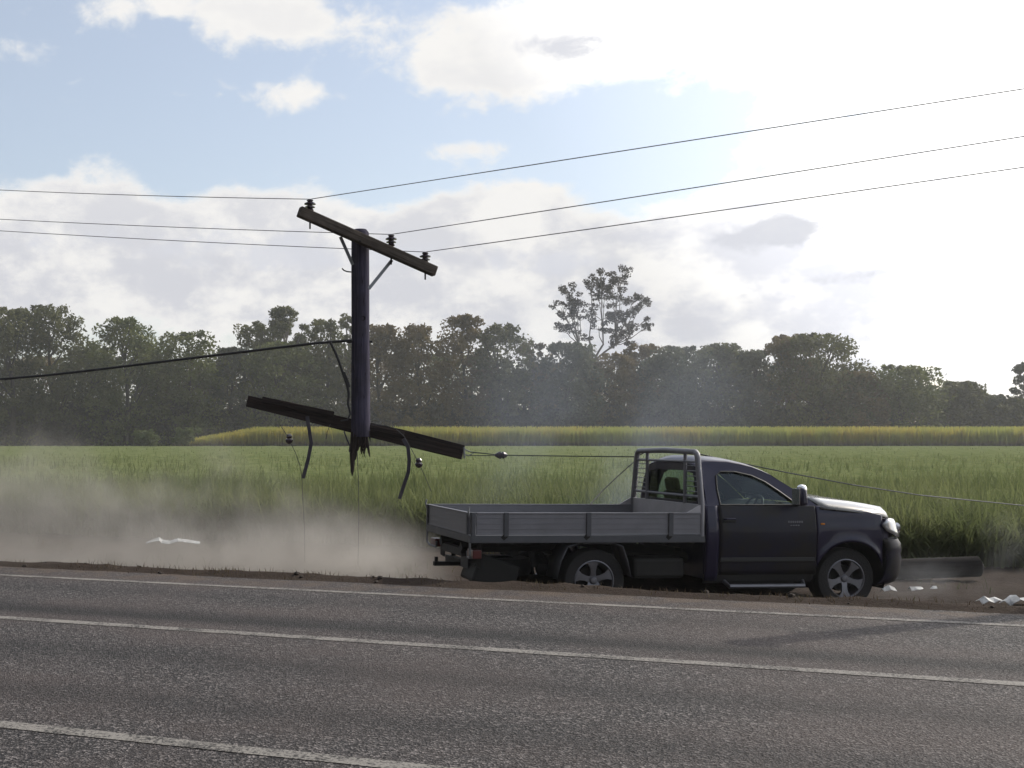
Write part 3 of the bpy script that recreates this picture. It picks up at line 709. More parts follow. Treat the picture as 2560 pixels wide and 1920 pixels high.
# cab greenhouse
def yg(z): return .838 - (z - 1.22) * .46
OUT = [(1.30, 1.225), (1.30, 1.50), (1.325, 1.68), (1.42, 1.738), (1.72, 1.728), (2.00, 1.672), (2.21, 1.582), (2.42, 1.445), (2.66, 1.262), (2.70, 1.225)]
INN = [(1.50, 1.240), (1.50, 1.42), (1.525, 1.575), (1.59, 1.622), (1.76, 1.622), (1.96, 1.578), (2.11, 1.508), (2.27, 1.392), (2.42, 1.270), (2.44, 1.240)]
for s in (-1, 1):
    m = MB(); n = len(OUT)
    def gp(q, t_): return (q[0], s * (yg(q[1]) - t_), q[1])
    vs = [gp(q, 0) for q in OUT] + [gp(q, .004) for q in INN] + [gp(q, .045) for q in OUT] + [gp(q, .04) for q in INN]
    fs = []
    for i in range(n):
        j = (i + 1) % n
        fs += [(i, j, n + j, n + i), (2 * n + i, 3 * n + i, 3 * n + j, 2 * n + j), (n + i, n + j, 3 * n + j, 3 * n + i)]
    m.add(vs, fs); m.build('window_frame', 'paint', truck, True, sharp=30)
    MB().add([gp(q, .02) for q in INN], [tuple(range(n))]).build('side_window', 'glass', truck)
    # dark seal round the window
    MB().tube([gp(q, -.002) for q in INN + INN[:1]], .009, 6).build('window_seal', 'trim', truck)
# roof
rows = []
for (x, ze) in ((1.30, 1.66), (1.325, 1.69), (1.42, 1.738), (1.56, 1.735), (1.72, 1.728), (1.86, 1.704), (2.00, 1.672), (2.11, 1.63), (2.21, 1.582)):
    rows.append([(x + .03 * (1 - abs(v)) * (x > 2), v * yg(ze), ze + .066 * (1 - abs(v) ** 2.6) + (.0 if abs(v) < 1 else -.003)) for v in [-1 + i / 8 for i in range(17)]])
MB().grid(rows).build('roof', 'paint', truck, True, solid=.012, sharp=60)
# windscreen
rows = []
for k in range(7):
    t_ = k / 6; x = 2.215 + (2.70 - 2.215) * t_; z = 1.60 + (1.245 - 1.60) * t_
    rows.append([(x + .09 * (1 - v * v), v * (yg(z) - .035), z + .035 * (1 - v * v) * (1 - t_)) for v in [-1 + i / 6 for i in range(13)]])
MB().grid(rows).build('windscreen', 'glass', truck, True)
# rear wall with its window
oy = [(-.835, 1.22), (-.79, 1.36), (-.73, 1.50), (-.64, 1.665), (-.3, 1.718), (.3, 1.718), (.64, 1.665), (.73, 1.50), (.79, 1.36), (.835, 1.22)]
iy = [(-.66, 1.27), (-.64, 1.36), (-.61, 1.50), (-.56, 1.60), (-.3, 1.63), (.3, 1.63), (.56, 1.60), (.61, 1.50), (.64, 1.36), (.66, 1.27)]
n = 10; fs = []
for i in range(n):
    j = (i + 1) % n; fs += [(i, j, n + j, n + i), (2 * n + i, 3 * n + i, 3 * n + j, 2 * n + j), (n + i, n + j, 3 * n + j, 3 * n + i)]
MB().add([(1.298, *q) for q in oy] + [(1.298, *q) for q in iy] + [(1.335, *q) for q in oy] + [(1.335, *q) for q in iy], fs).build('rear_cab_wall', 'paint', truck)
MB().add([(1.315, *q) for q in iy], [tuple(range(n))]).build('rear_window', 'glass', truck)
MB().box((1.316, 0, .80), (.034, 1.66, .84)).build('cab_back_panel', 'paint', truck, bevel=.01)
MB().box((2.0, 0, .45), (1.36, 1.5, .05)).build('cab_floor', 'steel', truck)
# interior
for yy in (-.38, .38):
    st_ = MB().box((1.60, yy, 1.08), (.17, .50, .60), Matrix.Rotation(R(-12), 3, 'Y'), .85).build('seat_back', 'seat', truck, bevel=.05)
    MB().box((1.51, yy, 1.44), (.10, .27, .17), Matrix.Rotation(R(-12), 3, 'Y')).build('headrest', 'seat', st_, bevel=.04)
    MB().box((1.84, yy, .78), (.5, .5, .16)).build('seat_cushion', 'seat', truck, bevel=.04)
MB().prism([(2.30, .95), (2.34, 1.18), (2.50, 1.235), (2.72, 1.235), (2.72, .8)], -.78, .78).build('dashboard', 'trim', truck, bevel=.02)
swh = MB(); cq = Vector((2.14, -.38, 1.16)); rt = Matrix.Rotation(R(-62), 3, 'Y')
swh.tube([cq + rt @ Vector((.19 * math.cos(a * math.pi / 12), .19 * math.sin(a * math.pi / 12), 0)) for a in range(25)], .015, 8)
for a in (0, 2.2, -2.2): swh.tube([cq, cq + rt @ Vector((.19 * math.cos(a), .19 * math.sin(a), 0))], .014, 6)
swh.tube([cq, cq + Vector((.25, 0, -.12))], .03, 8)
swh.build('steering_wheel', 'trim', truck, True)
MB().box((2.16, 0, 1.545), (.02, .24, .06)).build('rear_view_mirror', 'trim', truck, bevel=.01)

# wheels
def wheel(x, s):
    yo = s * .80; w0 = s
    t = MB(); pr = [(.235, -.115), (.30, -.125), (.345, -.118), (.362, -.095), (.365, 0), (.362, .095), (.345, .118), (.30, .125), (.235, .115)]
    wr = empty('wheel', (x, s * .685, HUB), None, None); wr.parent = truck
    t.lathe(pr, (0, 0, 0), 'y', 40).build('tyre', 'rubber', wr, True)
    r = MB(); o = s * .10
    r.lathe([(.236, s * .118), (.225, s * .122), (.214, s * .108), (.205, s * .02), (.205, -s * .1)], (0, 0, 0), 'y', 40)
    # five broad spokes that widen outwards
    for k in range(5):
        a = 2 * math.pi * k / 5 + .35 + x; ca, sa = math.cos(a), math.sin(a)
        def pt(rr, ww, yy): return (rr * ca - ww * sa, yy, rr * sa + ww * ca)
        prs = [(.03, .038, s * .085), (.10, .030, s * .098), (.16, .040, s * .106), (.212, .072, s * .110)]
        vs = []
        for rr, ww, yy in prs: vs += [pt(rr, -ww, yy), pt(rr, ww, yy), pt(rr, ww * .8, yy - s * .035), pt(rr, -ww * .8, yy - s * .035)]
        fs = []
        for i in range(3):
            for j in range(4): fs.append((i * 4 + j, i * 4 + (j + 1) % 4, (i + 1) * 4 + (j + 1) % 4, (i + 1) * 4 + j))
        fs += [(0, 1, 2, 3), (12, 13, 14, 15)]; r.add(vs, fs)
    r.lathe([(0, s * .105), (.032, s * .103), (.045, s * .092), (.055, s * .07)], (0, 0, 0), 'y', 20)
    r.build('rim', 'alloy', wr, True, sharp=30)
    MB().lathe([(0, s * .02), (.15, s * .02), (.16, -s * .03)], (0, 0, 0), 'y', 24).build('brake_disc', 'steel', wr, True)
    return wr
for x in (0, 3.085):
    for s in (-1, 1): wheel(x, s)

# chassis
ch = MB()
for s in (-1, 1): ch.tube([(-1.45, s * .42, .72), (-.6, s * .42, .74), (0, s * .42, .80), (.6, s * .42, .66), (1.4, s * .42, .58), (3.6, s * .40, .55)], .065, 4)
for x in (-1.4, -.8, .5, 1.2, 2.3, 3.5): ch.box((x, 0, .66), (.08, .84, .09))
ch.build('chassis_frame', 'steel', truck)
MB().tube([(0, -.7, HUB), (0, -.12, HUB), (0, 0, HUB), (0, .12, HUB), (0, .7, HUB)], [.045, .05, .15, .05, .045], 12).build('rear_axle', 'steel', truck, True)
MB().tube([(3.085, -.62, HUB), (3.085, .62, HUB)], .045, 10).build('front_axle', 'steel', truck)
for s in (-1, 1):
    ls = MB()
    for k in range(4): ls.beam((-.58 + .1 * k, s * .55, .50 - .018 * k - .09 * (1 - .15 * k) * 0), (.58 - .1 * k, s * .55, .50 - .018 * k), .06, .012, (0, 1, 0))
    ls.beam((-.62, s * .55, .50), (-.66, s * .55, .68), .05, .03, (0, 1, 0)); ls.beam((.58, s * .55, .50), (.62, s * .55, .62), .05, .03, (0, 1, 0))
    ls.build('leaf_spring', 'steel', truck)
    MB().tube([(-.05, s * .5, .42), (-.28, s * .5, .74)], .03, 8).build('shock_absorber', 'steel', truck)
MB().box((.80, -.58, .50), (.62, .36, .24)).build('fuel_tank', 'steel', truck, bevel=.04)
MB().tube([(1.3, .3, .45), (.2, .32, .5), (-.2, .34, .62), (-.7, .34, .50), (-1.35, .36, .46)], .032, 8).build('exhaust_pipe', 'steel', truck, True)
sw = MB().lathe([(.16, -.1), (.34, -.1), (.365, -.06), (.365, .06), (.34, .1), (.16, .1)], (-.86, -.05, .47), 'z', 28).build('spare_wheel', 'rubber', truck, True)
MB().lathe([(0, 0), (.17, 0), (.18, .05)], (-.86, -.05, .44), 'z', 20).build('rim', 'steel', sw)
tb = MB(); tb.box((-1.30, 0, .50), (.08, 1.2, .08)); tb.box((-1.48, 0, .49), (.34, .07, .05)); tb.tube([(-1.62, 0, .49), (-1.62, 0, .57)], .022, 8)
for s in (-1, 1): tb.box((-1.28, s * .45, .58), (.05, .02, .22))
tb.build('tow_bar', 'steel', truck)
MB().box((-1.10, -.42, .43), (.50, .5, .34), Matrix.Rotation(R(20), 3, 'Y')).build('under_tray_box', 'steel', truck, bevel=.03)
# mudguards
for s in (-1, 1):
    m = MB(); pr = [(-.475, .40), (-.43, .60), (-.35, .765), (-.22, .80), (.20, .80), (.30, .765), (.355, .60), (.395, .42)]
    m.grid([[(x, s * .55, z) for x, z in pr], [(x, s * .895, z) for x, z in pr]])
    m.build('mudguard', 'alu_dark', truck, True, solid=.012)
    MB().box((-1.40, s * .78, .68), (.10, .22, .10)).build('tail_lamp', 'lamp_red', truck, bevel=.01)
    MB().box((-1.33, s * .74, .665), (.012, .17, .31), Matrix.Rotation(R(4), 3, 'X')).build('mud_flap', 'rubber', truck)
    hp = MB(); hp.tube([(-1.49, s * .90, .86), (-1.49, s * .90, .68), (-1.47, s * .86, .64), (-1.44, s * .66, .63), (-1.44, s * .64, .70)], .014, 8)
    hp.build('lamp_guard', 'galv', truck, True)
MB().box((-1.36, -.28, .60), (.01, .28, .26)).build('number_plate_bracket', 'alu_dark', truck)

# tray
tf = MB(); tf.box((-.105, 0, .872), (2.73, 1.76, .036)); tf.build('tray_floor', 'alu_dark', truck)
cb = MB()
for i in range(8): cb.box((-1.3 + i * .35, 0, .82), (.05, 1.72, .068))
cb.build('tray_bearer', 'steel', truck)
for s in (-1, 1): MB().box((-.105, s * .90, .853), (2.75, .045, .086)).build('tray_rail', 'alu_dark', truck, bevel=.006)
MB().box((-1.475, 0, .853), (.045, 1.84, .086)).build('tray_rail', 'alu_dark', truck, bevel=.006)
def drop_panel(x0, x1, s):
    m = MB(); L = x1 - x0; xc = (x0 + x1) / 2
    m.box((xc, s * .905, 1.026), (L, .022, .246))
    m.box((xc, s * .908, 1.147), (L, .036, .014)); m.box((xc, s * .908, .909), (L, .034, .014))
    for z in (.97, 1.03, 1.09): m.box((xc, s * .918, z), (L, .006, .006))
    return m
for s in (-1, 1):
    sd = drop_panel(-1.42, 1.245, s).build('side_board', 'alu', truck, bevel=.003)
    for x in (-1.08, -.12, .855):
        MB().box((x, s * .927, 1.02), (.055, .014, .27)).build('hinge', 'alu_dark', sd, bevel=.004)
        MB().beam((x, s * .922, .90), (x - .10, s * .90, .80), .05, .02, (0, 1, 0)).build('hinge_arm', 'steel', sd)
    for x in (-1.455,): MB().box((x, s * .90, 1.02), (.05, .05, .27)).build('corner_post', 'alu_dark', truck, bevel=.006)
tg = MB(); tg.box((-1.482, 0, 1.026), (.022, 1.72, .246)); tg.box((-1.485, 0, 1.147), (.036, 1.72, .014)); tg.box((-1.485, 0, .909), (.034, 1.72, .014))
for z in (.97, 1.03, 1.09): tg.box((-1.496, 0, z), (.006, 1.72, .006))
tg.build('tailboard', 'alu', truck, bevel=.003)
for s in (-1, 1):
    MB().tube([(-1.50, s * .90, 1.10), (-1.51, s * .905, 1.17), (-1.50, s * .90, 1.21)], .012, 6).build('latch', 'galv', truck)
    MB().beam((-1.505, s * .84, .90), (-1.505, s * .84, 1.15), .04, .016, (1, 0, 0)).build('latch_plate', 'alu_dark', truck)
# headboard
hb = MB(); hb.box((1.235, 0, 1.065), (.03, 1.78, .36)); M['alu_light'] = material('lightened_aluminium', (.42, .41, .43), .55, .1, var=.15, var_scale=5)  # aluminium lightened in colour to offset the shade on the headboard
hb.build('headboard_panel', 'alu_light', truck, bevel=.004)
for s in (-1, 1):
    MB().prism([(1.05 + .0, 1.155), (1.25, 1.155), (1.25, 1.24), (1.22, 1.25)], s * .912 - .008, s * .912 + .008).build('headboard_gusset', 'alu_light', truck)
hf = MB(); hx = 1.235
hf.tube([(hx, -.895, .88), (hx, -.895, 1.245), (hx, -.80, 1.78), (hx, -.785, 1.825), (hx, -.74, 1.853), (hx, 0, 1.868), (hx, .74, 1.853), (hx, .785, 1.825), (hx, .80, 1.78), (hx, .895, 1.245), (hx, .895, .88)], .034, 10)
hf.build('headboard_hoop', 'alu', truck, True)
hi = MB()
for yy in (-.50, .50): hi.tube([(hx, yy, 1.24), (hx, yy, 1.86)], .022, 8)
hi.tube([(hx, -.81, 1.74), (hx, .81, 1.74)], .016, 8); hi.tube([(hx, -.87, 1.335), (hx, .87, 1.335)], .016, 8)
hi.build('headboard_bar', 'alu', truck, True)
for s in (-1, 1):
    hm = MB()
    for k in range(6):
        z = 1.39 + k * .06; e = .87 - (z - 1.24) * .16; hm.tube([(hx, s * .50, z), (hx, s * e, z)], .006, 5)
    hm.build('headboard_mesh', 'galv', truck)

# ================================================================== THE BROKEN POLE
PY = 18.5
def wirepath(pts, sag=0., n=10):
    """points joined by gently sagging spans"""
    out = []
    for a, b_ in zip(pts, pts[1:]):
        for k in range(n): t_ = k / n; q = a.lerp(b_, t_); out.append(q - Vector((0, 0, sag * 4 * t_ * (1 - t_))))
    return out + [pts[-1]]
def realign(o, a, b_):
    """turn the mesh's own z axis along a-b so that the wood grain runs along it"""
    q = (Vector(b_) - Vector(a)).to_track_quat('Z', 'Y').to_matrix().to_4x4(); T = Matrix.Translation(Vector(a)) @ q
    T = Matrix.Translation(o.location) .inverted() @ T if o.parent is None else T
    o.data.transform((q.inverted() @ Matrix.Translation(-Vector(a))) if o.parent is not None else (q.inverted() @ Matrix.Translation(-Vector(a))))
    o.matrix_local = Matrix.Translation(Vector(a)) @ q; return o
px_c = P(902, 1100, PY)
bp_ = empty('broken_utility_pole', (px_c.x, PY, 1.7), 'snapped wooden power pole top hanging from its wires with splintered foot and tilted crossarm', 'utility pole')
def LP(px, py, Y=PY): return P(px, py, Y) - Vector((px_c.x, PY, 1.7))
def build_local(mb, name, mt, parent, **k): return mb.build(name, mt, parent, **k)
m = MB(); seg = 20; rows = []
for i in range(15):
    t_ = i / 14; py = 1092 - (1092 - 582) * t_; c = LP(902 - 1.5 * t_, py); r = .147 - .012 * t_
    rows.append([(c.x + (r * (1 + .03 * mnoise.noise(Vector((math.cos(a) * 2, math.sin(a) * 2, t_ * 3))))) * math.cos(a), r * math.sin(a), c.z) for a in [2 * math.pi * k / seg for k in range(seg + 1)]])
tp_ = LP(900, 574); rows.append([(tp_.x + .10 * math.cos(a), .10 * math.sin(a), tp_.z) for a in [2 * math.pi * k / seg for k in range(seg + 1)]]); rows.append([(tp_.x, 0, tp_.z + .012)] * (seg + 1))
m.grid(rows); m.build('shaft', 'pole', bp_, smooth=True)
# splinters at the foot
sp_ = MB(); z0 = LP(902, 1096).z
for (pxa, pxb, pyb, r_, yy) in ((886, 880, 1190, .062, -.03), (892, 889, 1150, .05, .05), (899, 893, 1128, .05, -.06), (908, 904, 1136, .035, .02), (914, 924, 1142, .032, -.05), (917, 915, 1122, .045, .05), (905, 908, 1112, .06, 0), (896, 900, 1118, .05, .08), (890, 876, 1160, .03, -.09)):
    a = LP(pxa, 1080); b_ = LP(pxb, pyb); a.y = yy; b_.y = yy * 1.3; md = a.lerp(b_, .5) + Vector((rnd.uniform(-.012, .012), 0, 0))
    sp_.tube([a, md, b_.lerp(md, .25), b_], [r_, r_ * .8, r_ * .45, .006], 5)
for k in range(16):
    a_ = rnd.uniform(0, 6.28); rr_ = rnd.uniform(.03, .13); q0 = LP(902, 1078) + Vector((rr_ * math.cos(a_), rr_ * math.sin(a_), 0)); L_s = rnd.uniform(.12, .42)
    sp_.tube([q0, q0 + Vector((rnd.uniform(-.02, .02), 0, -L_s * .6)), q0 + Vector((rnd.uniform(-.05, .05), rnd.uniform(-.03, .03), -L_s))], [rnd.uniform(.014, .034), .012, .002], 4)
sp_.build('splintered_end', 'beam', bp_)
MB().lathe([(0, .012), (.022, .01), (.038, 0)], LP(906, 798) + Vector((0, -.142, 0)), 'y', 10).build('knot', 'burnt_knot', bp_)
# upper crossarm, tilted
A0 = LP(747, 532, 18.05); A1 = LP(1086, 682, 18.75); A0.y -= .0
ua = MB(); dirA = (A1 - A0); ua.beam(A0 + Vector((0, -.12, 0)), A1 + Vector((0, -.12, 0)), .13, .16, (0, 0, 1))
arm_o = realign(ua.build('crossarm', 'arm', bp_, bevel=.018), A0, A1)
br = MB(); br.beam(LP(851, 592, 18.22), LP(882, 662, 18.36), .05, .012, (0, 1, 0)); br.build('brace', 'galv', bp_)
br = MB(); br.beam(LP(980, 650, 18.5), LP(922, 722, 18.36), .05, .012, (0, 1, 0))
br.build('brace', 'galv', bp_)
MB().tube([LP(900, 603, 18.1), LP(900, 603, 18.7)], .016, 8).build('bolt', 'steel', bp_)
bt = MB(); bt.tube([LP(878, 680), LP(868, 679), LP(860, 676), LP(855, 671)], .011, 6); bt.build('step_hook', 'steel', bp_)
MB().tube([LP(866, 855), LP(900, 854), LP(931, 854)], .018, 8).build('through_bolt', 'steel', bp_)
INS = []
for (px, py0, py1) in ((775, 498, 534), (978, 586, 624), (1063, 630, 662)):
    t_ = (px - 747) / (1084 - 747); Yq = 18.05 + .70 * t_ - .12
    tp = LP(px, py0, Yq); bt_ = LP(px, py1, Yq); i = MB()
    h = tp.z - bt_.z
    prof = [(0, .0), (.035, .0), (.052, -.02), (.036, -.035), (.05, -.045), (.086, -.062), (.088, -.078), (.045, -.085), (.042, -.10), (.075, -.112), (.077, -.126), (.04, -.132), (.045, -.15), (.06, -.165), (.045, -.18), (.02, -.185)]
    i.lathe(prof, tp, 'z', 18)
    io = i.build('insulator', 'porcelain', bp_, smooth=True)
    MB().tube([tp + Vector((0, 0, -.18)), bt_ + Vector((0, 0, -.23)),], .013, 8).build('pin', 'steel', io)
    INS.append(tp + Vector((px_c.x, PY, 1.7)))
# lower heavy timber, hanging across the foot of the pole (its own piece)
Bs = [P(620, 1003, 18.95), P(735, 1030, 18.85), P(860, 1060, 18.75), P(1000, 1092, 18.6), P(1158, 1131, 18.4)]
lb = empty('hanging_crossarm', P(880, 1065, 18.75), 'heavy dark timber crossarm hanging aslant behind the foot of the broken pole', 'crossarm')
org = Vector(lb.location); m = MB()
for k, (a, b_) in enumerate(zip(Bs, Bs[1:])):
    pass
rows = []
for k, q in enumerate(Bs):
    tq = (Bs[min(k + 1, 4)] - Bs[max(k - 1, 0)]).normalized(); up = Vector((0, 0, 1)) - tq * tq.z; up.normalize(); sd = tq.cross(up)
    hh = (.09, .095, .105, .12, .112)[k]; ww = .09
    c = q - org; rows.append([c + up * hh + sd * ww, c + up * hh - sd * ww, c - up * hh - sd * ww, c - up * hh + sd * ww, c + up * hh + sd * ww])
m.grid(rows); m.add(rows[0][:4], [(0, 1, 2, 3)]); m.add(rows[-1][:4], [(0, 1, 2, 3)])
realign(m.build('timber', 'beam', lb, bevel=.02), Bs[0] - org, Bs[4] - org)
def LB(px, py, Y): return P(px, py, Y) - org
m = MB(); m.beam(LB(655, 998, 18.75), LB(835, 1036, 18.65), .05, .09); realign(m.build('plank', 'beam', lb, bevel=.01), LB(655, 998, 18.75), LB(835, 1036, 18.65))
m = MB(); m.beam(LB(900, 1062, 18.5), LB(1010, 1086, 18.42), .05, .07); realign(m.build('plank', 'beam', lb, bevel=.01), LB(900, 1062, 18.5), LB(1010, 1086, 18.42))
hk = MB(); hk.tube([LB(1160, 1122, 18.35), LB(1172, 1128, 18.35), LB(1185, 1132, 18.35), LB(1172, 1139, 18.35), LB(1160, 1136, 18.35)], .012, 6); hk.tube([LB(1160, 1118, 18.3), LB(1161, 1146, 18.3)], .016, 6)
hk.build('eye_bolt', 'galv', lb, smooth=True)
# bent steel straps
for pts in (((768, 1042), (773, 1075), (778, 1108), (770, 1150), (758, 1194)), ((1008, 1098), (1020, 1118), (1023, 1150), (1021, 1180), (1010, 1212), (999, 1246))):
    s_ = MB(); q = [LB(x, y, 18.35) for x, y in pts]
    for a, b_ in zip(q, q[1:]): s_.beam(a - (b_ - a) * .04, b_ + (b_ - a) * .04, .055, .02, (0, 1, 0))
    s_.build('bent_strap', 'strap', lb, bevel=.004)
# strain insulators on dangling wires
def drop_wire(pts, blob, Y, label, br_=.0055):
    q = [P(x, y, Y) for x, y in pts]; root = empty('dangling_wire', q[0], label, 'wire', 'wires dangling from the broken pole')
    o = q[0]; MB().tube([a - o for a in q], br_, 6).build('strand', 'wire', root)
    if blob:
        c = P(*blob, Y) - o; MB().lathe([(0, .08), (.03, .075), (.05, .045), (.038, .015), (.06, -.01), (.05, -.05), (.02, -.07), (0, -.075)], c, 'z', 14).build('strain_insulator', 'porcelain', root, smooth=True)
    return root
drop_wire([(700, 1062), (712, 1080), (722, 1098), (738, 1130), (750, 1165), (755, 1195), (757, 1250), (761, 1320), (762, 1405)], (723, 1098), 18.45, 'thin wire hanging left of the pole with a dark insulator near its top')
drop_wire([(893, 1130), (896, 1200), (897, 1300), (895, 1415)], None, 18.3, 'thin wire falling straight down below the foot of the broken pole')
drop_wire([(930, 1062), (965, 1064), (990, 1072), (1010, 1090), (1028, 1122), (1047, 1158), (1062, 1190), (1078, 1228)], (1047, 1158), 18.2, 'thin wire looping over the timber right of the pole with a dark insulator')
drop_wire([(826, 1060), (818, 1080), (815, 1098)], None, 18.5, 'short loose wire end hanging between the left strap and the pole')
drop_wire([(860, 1078), (868, 1100), (875, 1115), (873, 1128), (880, 1135)], None, 18.45, 'curled stub of wire close against the left of the splintered foot', .012)

# ------------------------------------------------------------------ the neighbouring poles (outside the frame; one casts the long shadow on the road)
def side_pole(base, ht, label):
    r = empty('utility_pole', base, label, 'utility pole', 'standing roadside power poles')
    MB().tube([(0, 0, -.3), (0, 0, ht * .5), (0, 0, ht)], [.17, .16, .15], 14).build('shaft', 'pole', r, smooth=True)
    for k, (dz, s) in enumerate(((-.15, -1), (-.55, 1), (-.75, -1))):
        i = MB(); i.tube([(0, s * .1, ht + dz), (0, s * .26, ht + dz)], [.03, .05], 8); i.build('insulator', 'porcelain', r)
    return r
RB = Vector((12.87, 13.86, -.4)); LBs = Vector((-31.2, 31.5, -.4))
side_pole(RB, 7.7, 'standing wooden power pole beyond the right edge of the photo'); side_pole(LBs, 9.5, 'standing wooden power pole beyond the left edge of the photo')
# conductors: left and right spans of each wire pass over its insulator
LEFT = [((0, 475), 0), ((0, 548), 1), ((0, 577), 2)]
RIGHT = [((2560, 222), (1500, 386), 0), ((2560, 341), (1500, 506), 1), ((2560, 418), (1500, 569), 2)]
nm = ('top', 'middle', 'lowest')
for k in range(3):
    I = INS[k]; Yl = 22.3; pl = P(*LEFT[k][0], Yl); pr_ = P(*RIGHT[k][0], 15.6); pm = P(*RIGHT[k][1], 17.05)
    endl = Vector((LBs.x, LBs.y, pl.z + (pl.z - I.z) / (pl.x - I.x) * (LBs.x - pl.x) + .35))
    endr = Vector((RB.x, RB.y, 7.7 - .4 + (-.15, -.55, -.75)[k]))
    endr = pr_ + (pr_ - pm).normalized() * ((RB - pr_).xy.length)
    pts = [endl, pl] + wirepath([pl, I], .02, 8)[1:-1] + wirepath([I, pm, pr_], .0, 6) + [endr]
    w_ = MB().tube(pts, [.006 if q.x < 3 else .0068 for q in pts], 6).build('overhead_wire', 'wire', smooth=True)
    tag(w_, f'{nm[k]} of the three thin overhead wires crossing the sky over the broken pole', 'wire', 'overhead power wires')
# thick bundled cable
cpts = [Vector((LBs.x, LBs.y, 5.2)), P(-500, 985, 21.8)] + [P(x, y, 18.4 + (880 - x) * .0032) for x, y in ((0, 948), (120, 938), (260, 922), (400, 905), (540, 888), (680, 871), (790, 858), (880, 851))]
cb_ = MB().tube(cpts, .021, 8); h1 = [P(x, y, 18.35) for x, y in ((826, 856), (838, 880), (848, 905), (858, 935), (868, 962), (872, 985), (870, 1010), (876, 1035), (868, 1050), (852, 1052))]
cb_.tube(h1, [.02] * 4 + [.024, .02, .018, .018, .012, .008], 8)
cb_.tube([P(860, 930, 18.34), P(868, 948, 18.34), P(874, 968, 18.34)], .016, 6)
tag(cb_.build('bundled_cable', 'cable', smooth=True), 'thick black cable sloping down to the left from the middle of the pole', 'cable')
# strained low wire: timber -> headboard -> over the truck and down to the right
lowr = empty('fallen_wire', P(1185, 1133, 18.35), 'low wire running from the hanging timber over the truck headboard and down to the right', 'wire'); og = Vector(lowr.location)
pts = [(1176, 1130, 18.3), (1253, 1138, 17.9), (1400, 1140, 17.2), (1590, 1142, 16.2), (1612, 1131, 16.0), (1735, 1132, 15.6), (1800, 1147, 15.5), (1960, 1180, 15.4), (2130, 1212, 15.6), (2300, 1238, 16.2), (2560, 1264, 18.)]
MB().tube([P(*q) - og for q in pts] + [P(3000, 1330, 22) - og], .0085, 6).build('strand', 'wire', lowr)
MB().tube([P(1176, 1139, 18.3) - og, P(1215, 1139, 18.1) - og, P(1253, 1138, 17.9) - og], .007, 6).build('strand', 'wire', lowr)
ci = P(1253, 1138, 17.9) - og
MB().lathe([(0, -.10), (.02, -.09), (.045, -.05), (.06, -.01), (.04, .0), (.055, .03), (.03, .08), (0, .1)], ci, 'x', 14).build('strain_insulator', 'porcelain', lowr, smooth=True)
sl_ = MB().tube([P(1588, 1152, 16.0), P(1545, 1190, 15.9), P(1505, 1228, 15.7), (P(1475, 1262, 15.5))], .007, 6).build('slack_wire', 'wire')
tag(sl_, 'short slack wire slanting down from the headboard top into the tray', 'wire')

# ================================================================== LYING POLE, DEBRIS
pb = MB(); a = P(2170, 1426, 17.2); b_ = P(2446, 1416, 17.0)
pb.tube([a, a.lerp(b_, .5), b_, b_ + Vector((.05, 0, .02))], [.15, .148, .145, .05], 18)
M['burnt'] = timber('burnt_wood', (.008, .007, .007), (.018, .015, .014), .95)
tag(realign(pb.build('fallen_pole_butt', 'burnt', smooth=True), a, b_), 'thick dark length of broken pole lying on the ground ahead of the truck', 'pole')
def scrap(name, pts, Y, label, w_=.16, group=None):
    m = MB(); rows = []
    for k, (x, y) in enumerate(pts):
        c = P(x, y, Y); rows.append([c + Vector((rnd.uniform(-.02, .02), -w_ / 2, rnd.uniform(-.015, .0))), c + Vector((0, 0, rnd.uniform(.0, .05))), c + Vector((rnd.uniform(-.02, .02), w_ / 2, rnd.uniform(-.015, .02)))])
    m.grid(rows); return tag(m.build(name, 'plastic_white', solid=.006), label, 'debris', group)
G = 'white scraps lying in the dirt'
scrap('torn_sheet', [(366, 1357), (385, 1352), (398, 1349), (404, 1354), (425, 1357), (445, 1352), (462, 1351), (480, 1355), (500, 1357)], 18.2, 'crumpled white sheet lying in the dust left of the pole', .3, G)
scrap('torn_sheet', [(2274, 1476), (2288, 1472), (2302, 1472), (2310, 1474)], 16.0, 'small white scrap on the dirt just ahead of the truck bumper', .1, G)
scrap('torn_sheet', [(2322, 1475), (2332, 1473), (2341, 1474)], 16.0, 'smaller white scrap right of the one ahead of the bumper', .08, G)
scrap('torn_sheet', [(2448, 1507), (2460, 1500), (2472, 1503), (2484, 1497), (2500, 1499)], 14.6, 'curled white scrap at the far right beside the road edge', .2, G)
scrap('torn_sheet', [(2512, 1510), (2524, 1502), (2540, 1494), (2552, 1500), (2575, 1498), (2600, 1503)], 14.6, 'bright white scrap cut by the right edge of the photo', .25, G)
scrap('torn_sheet', [(2205, 1475), (2222, 1472), (2236, 1476)], 15.6, 'thin white strip under the front corner of the bumper', .08, G)
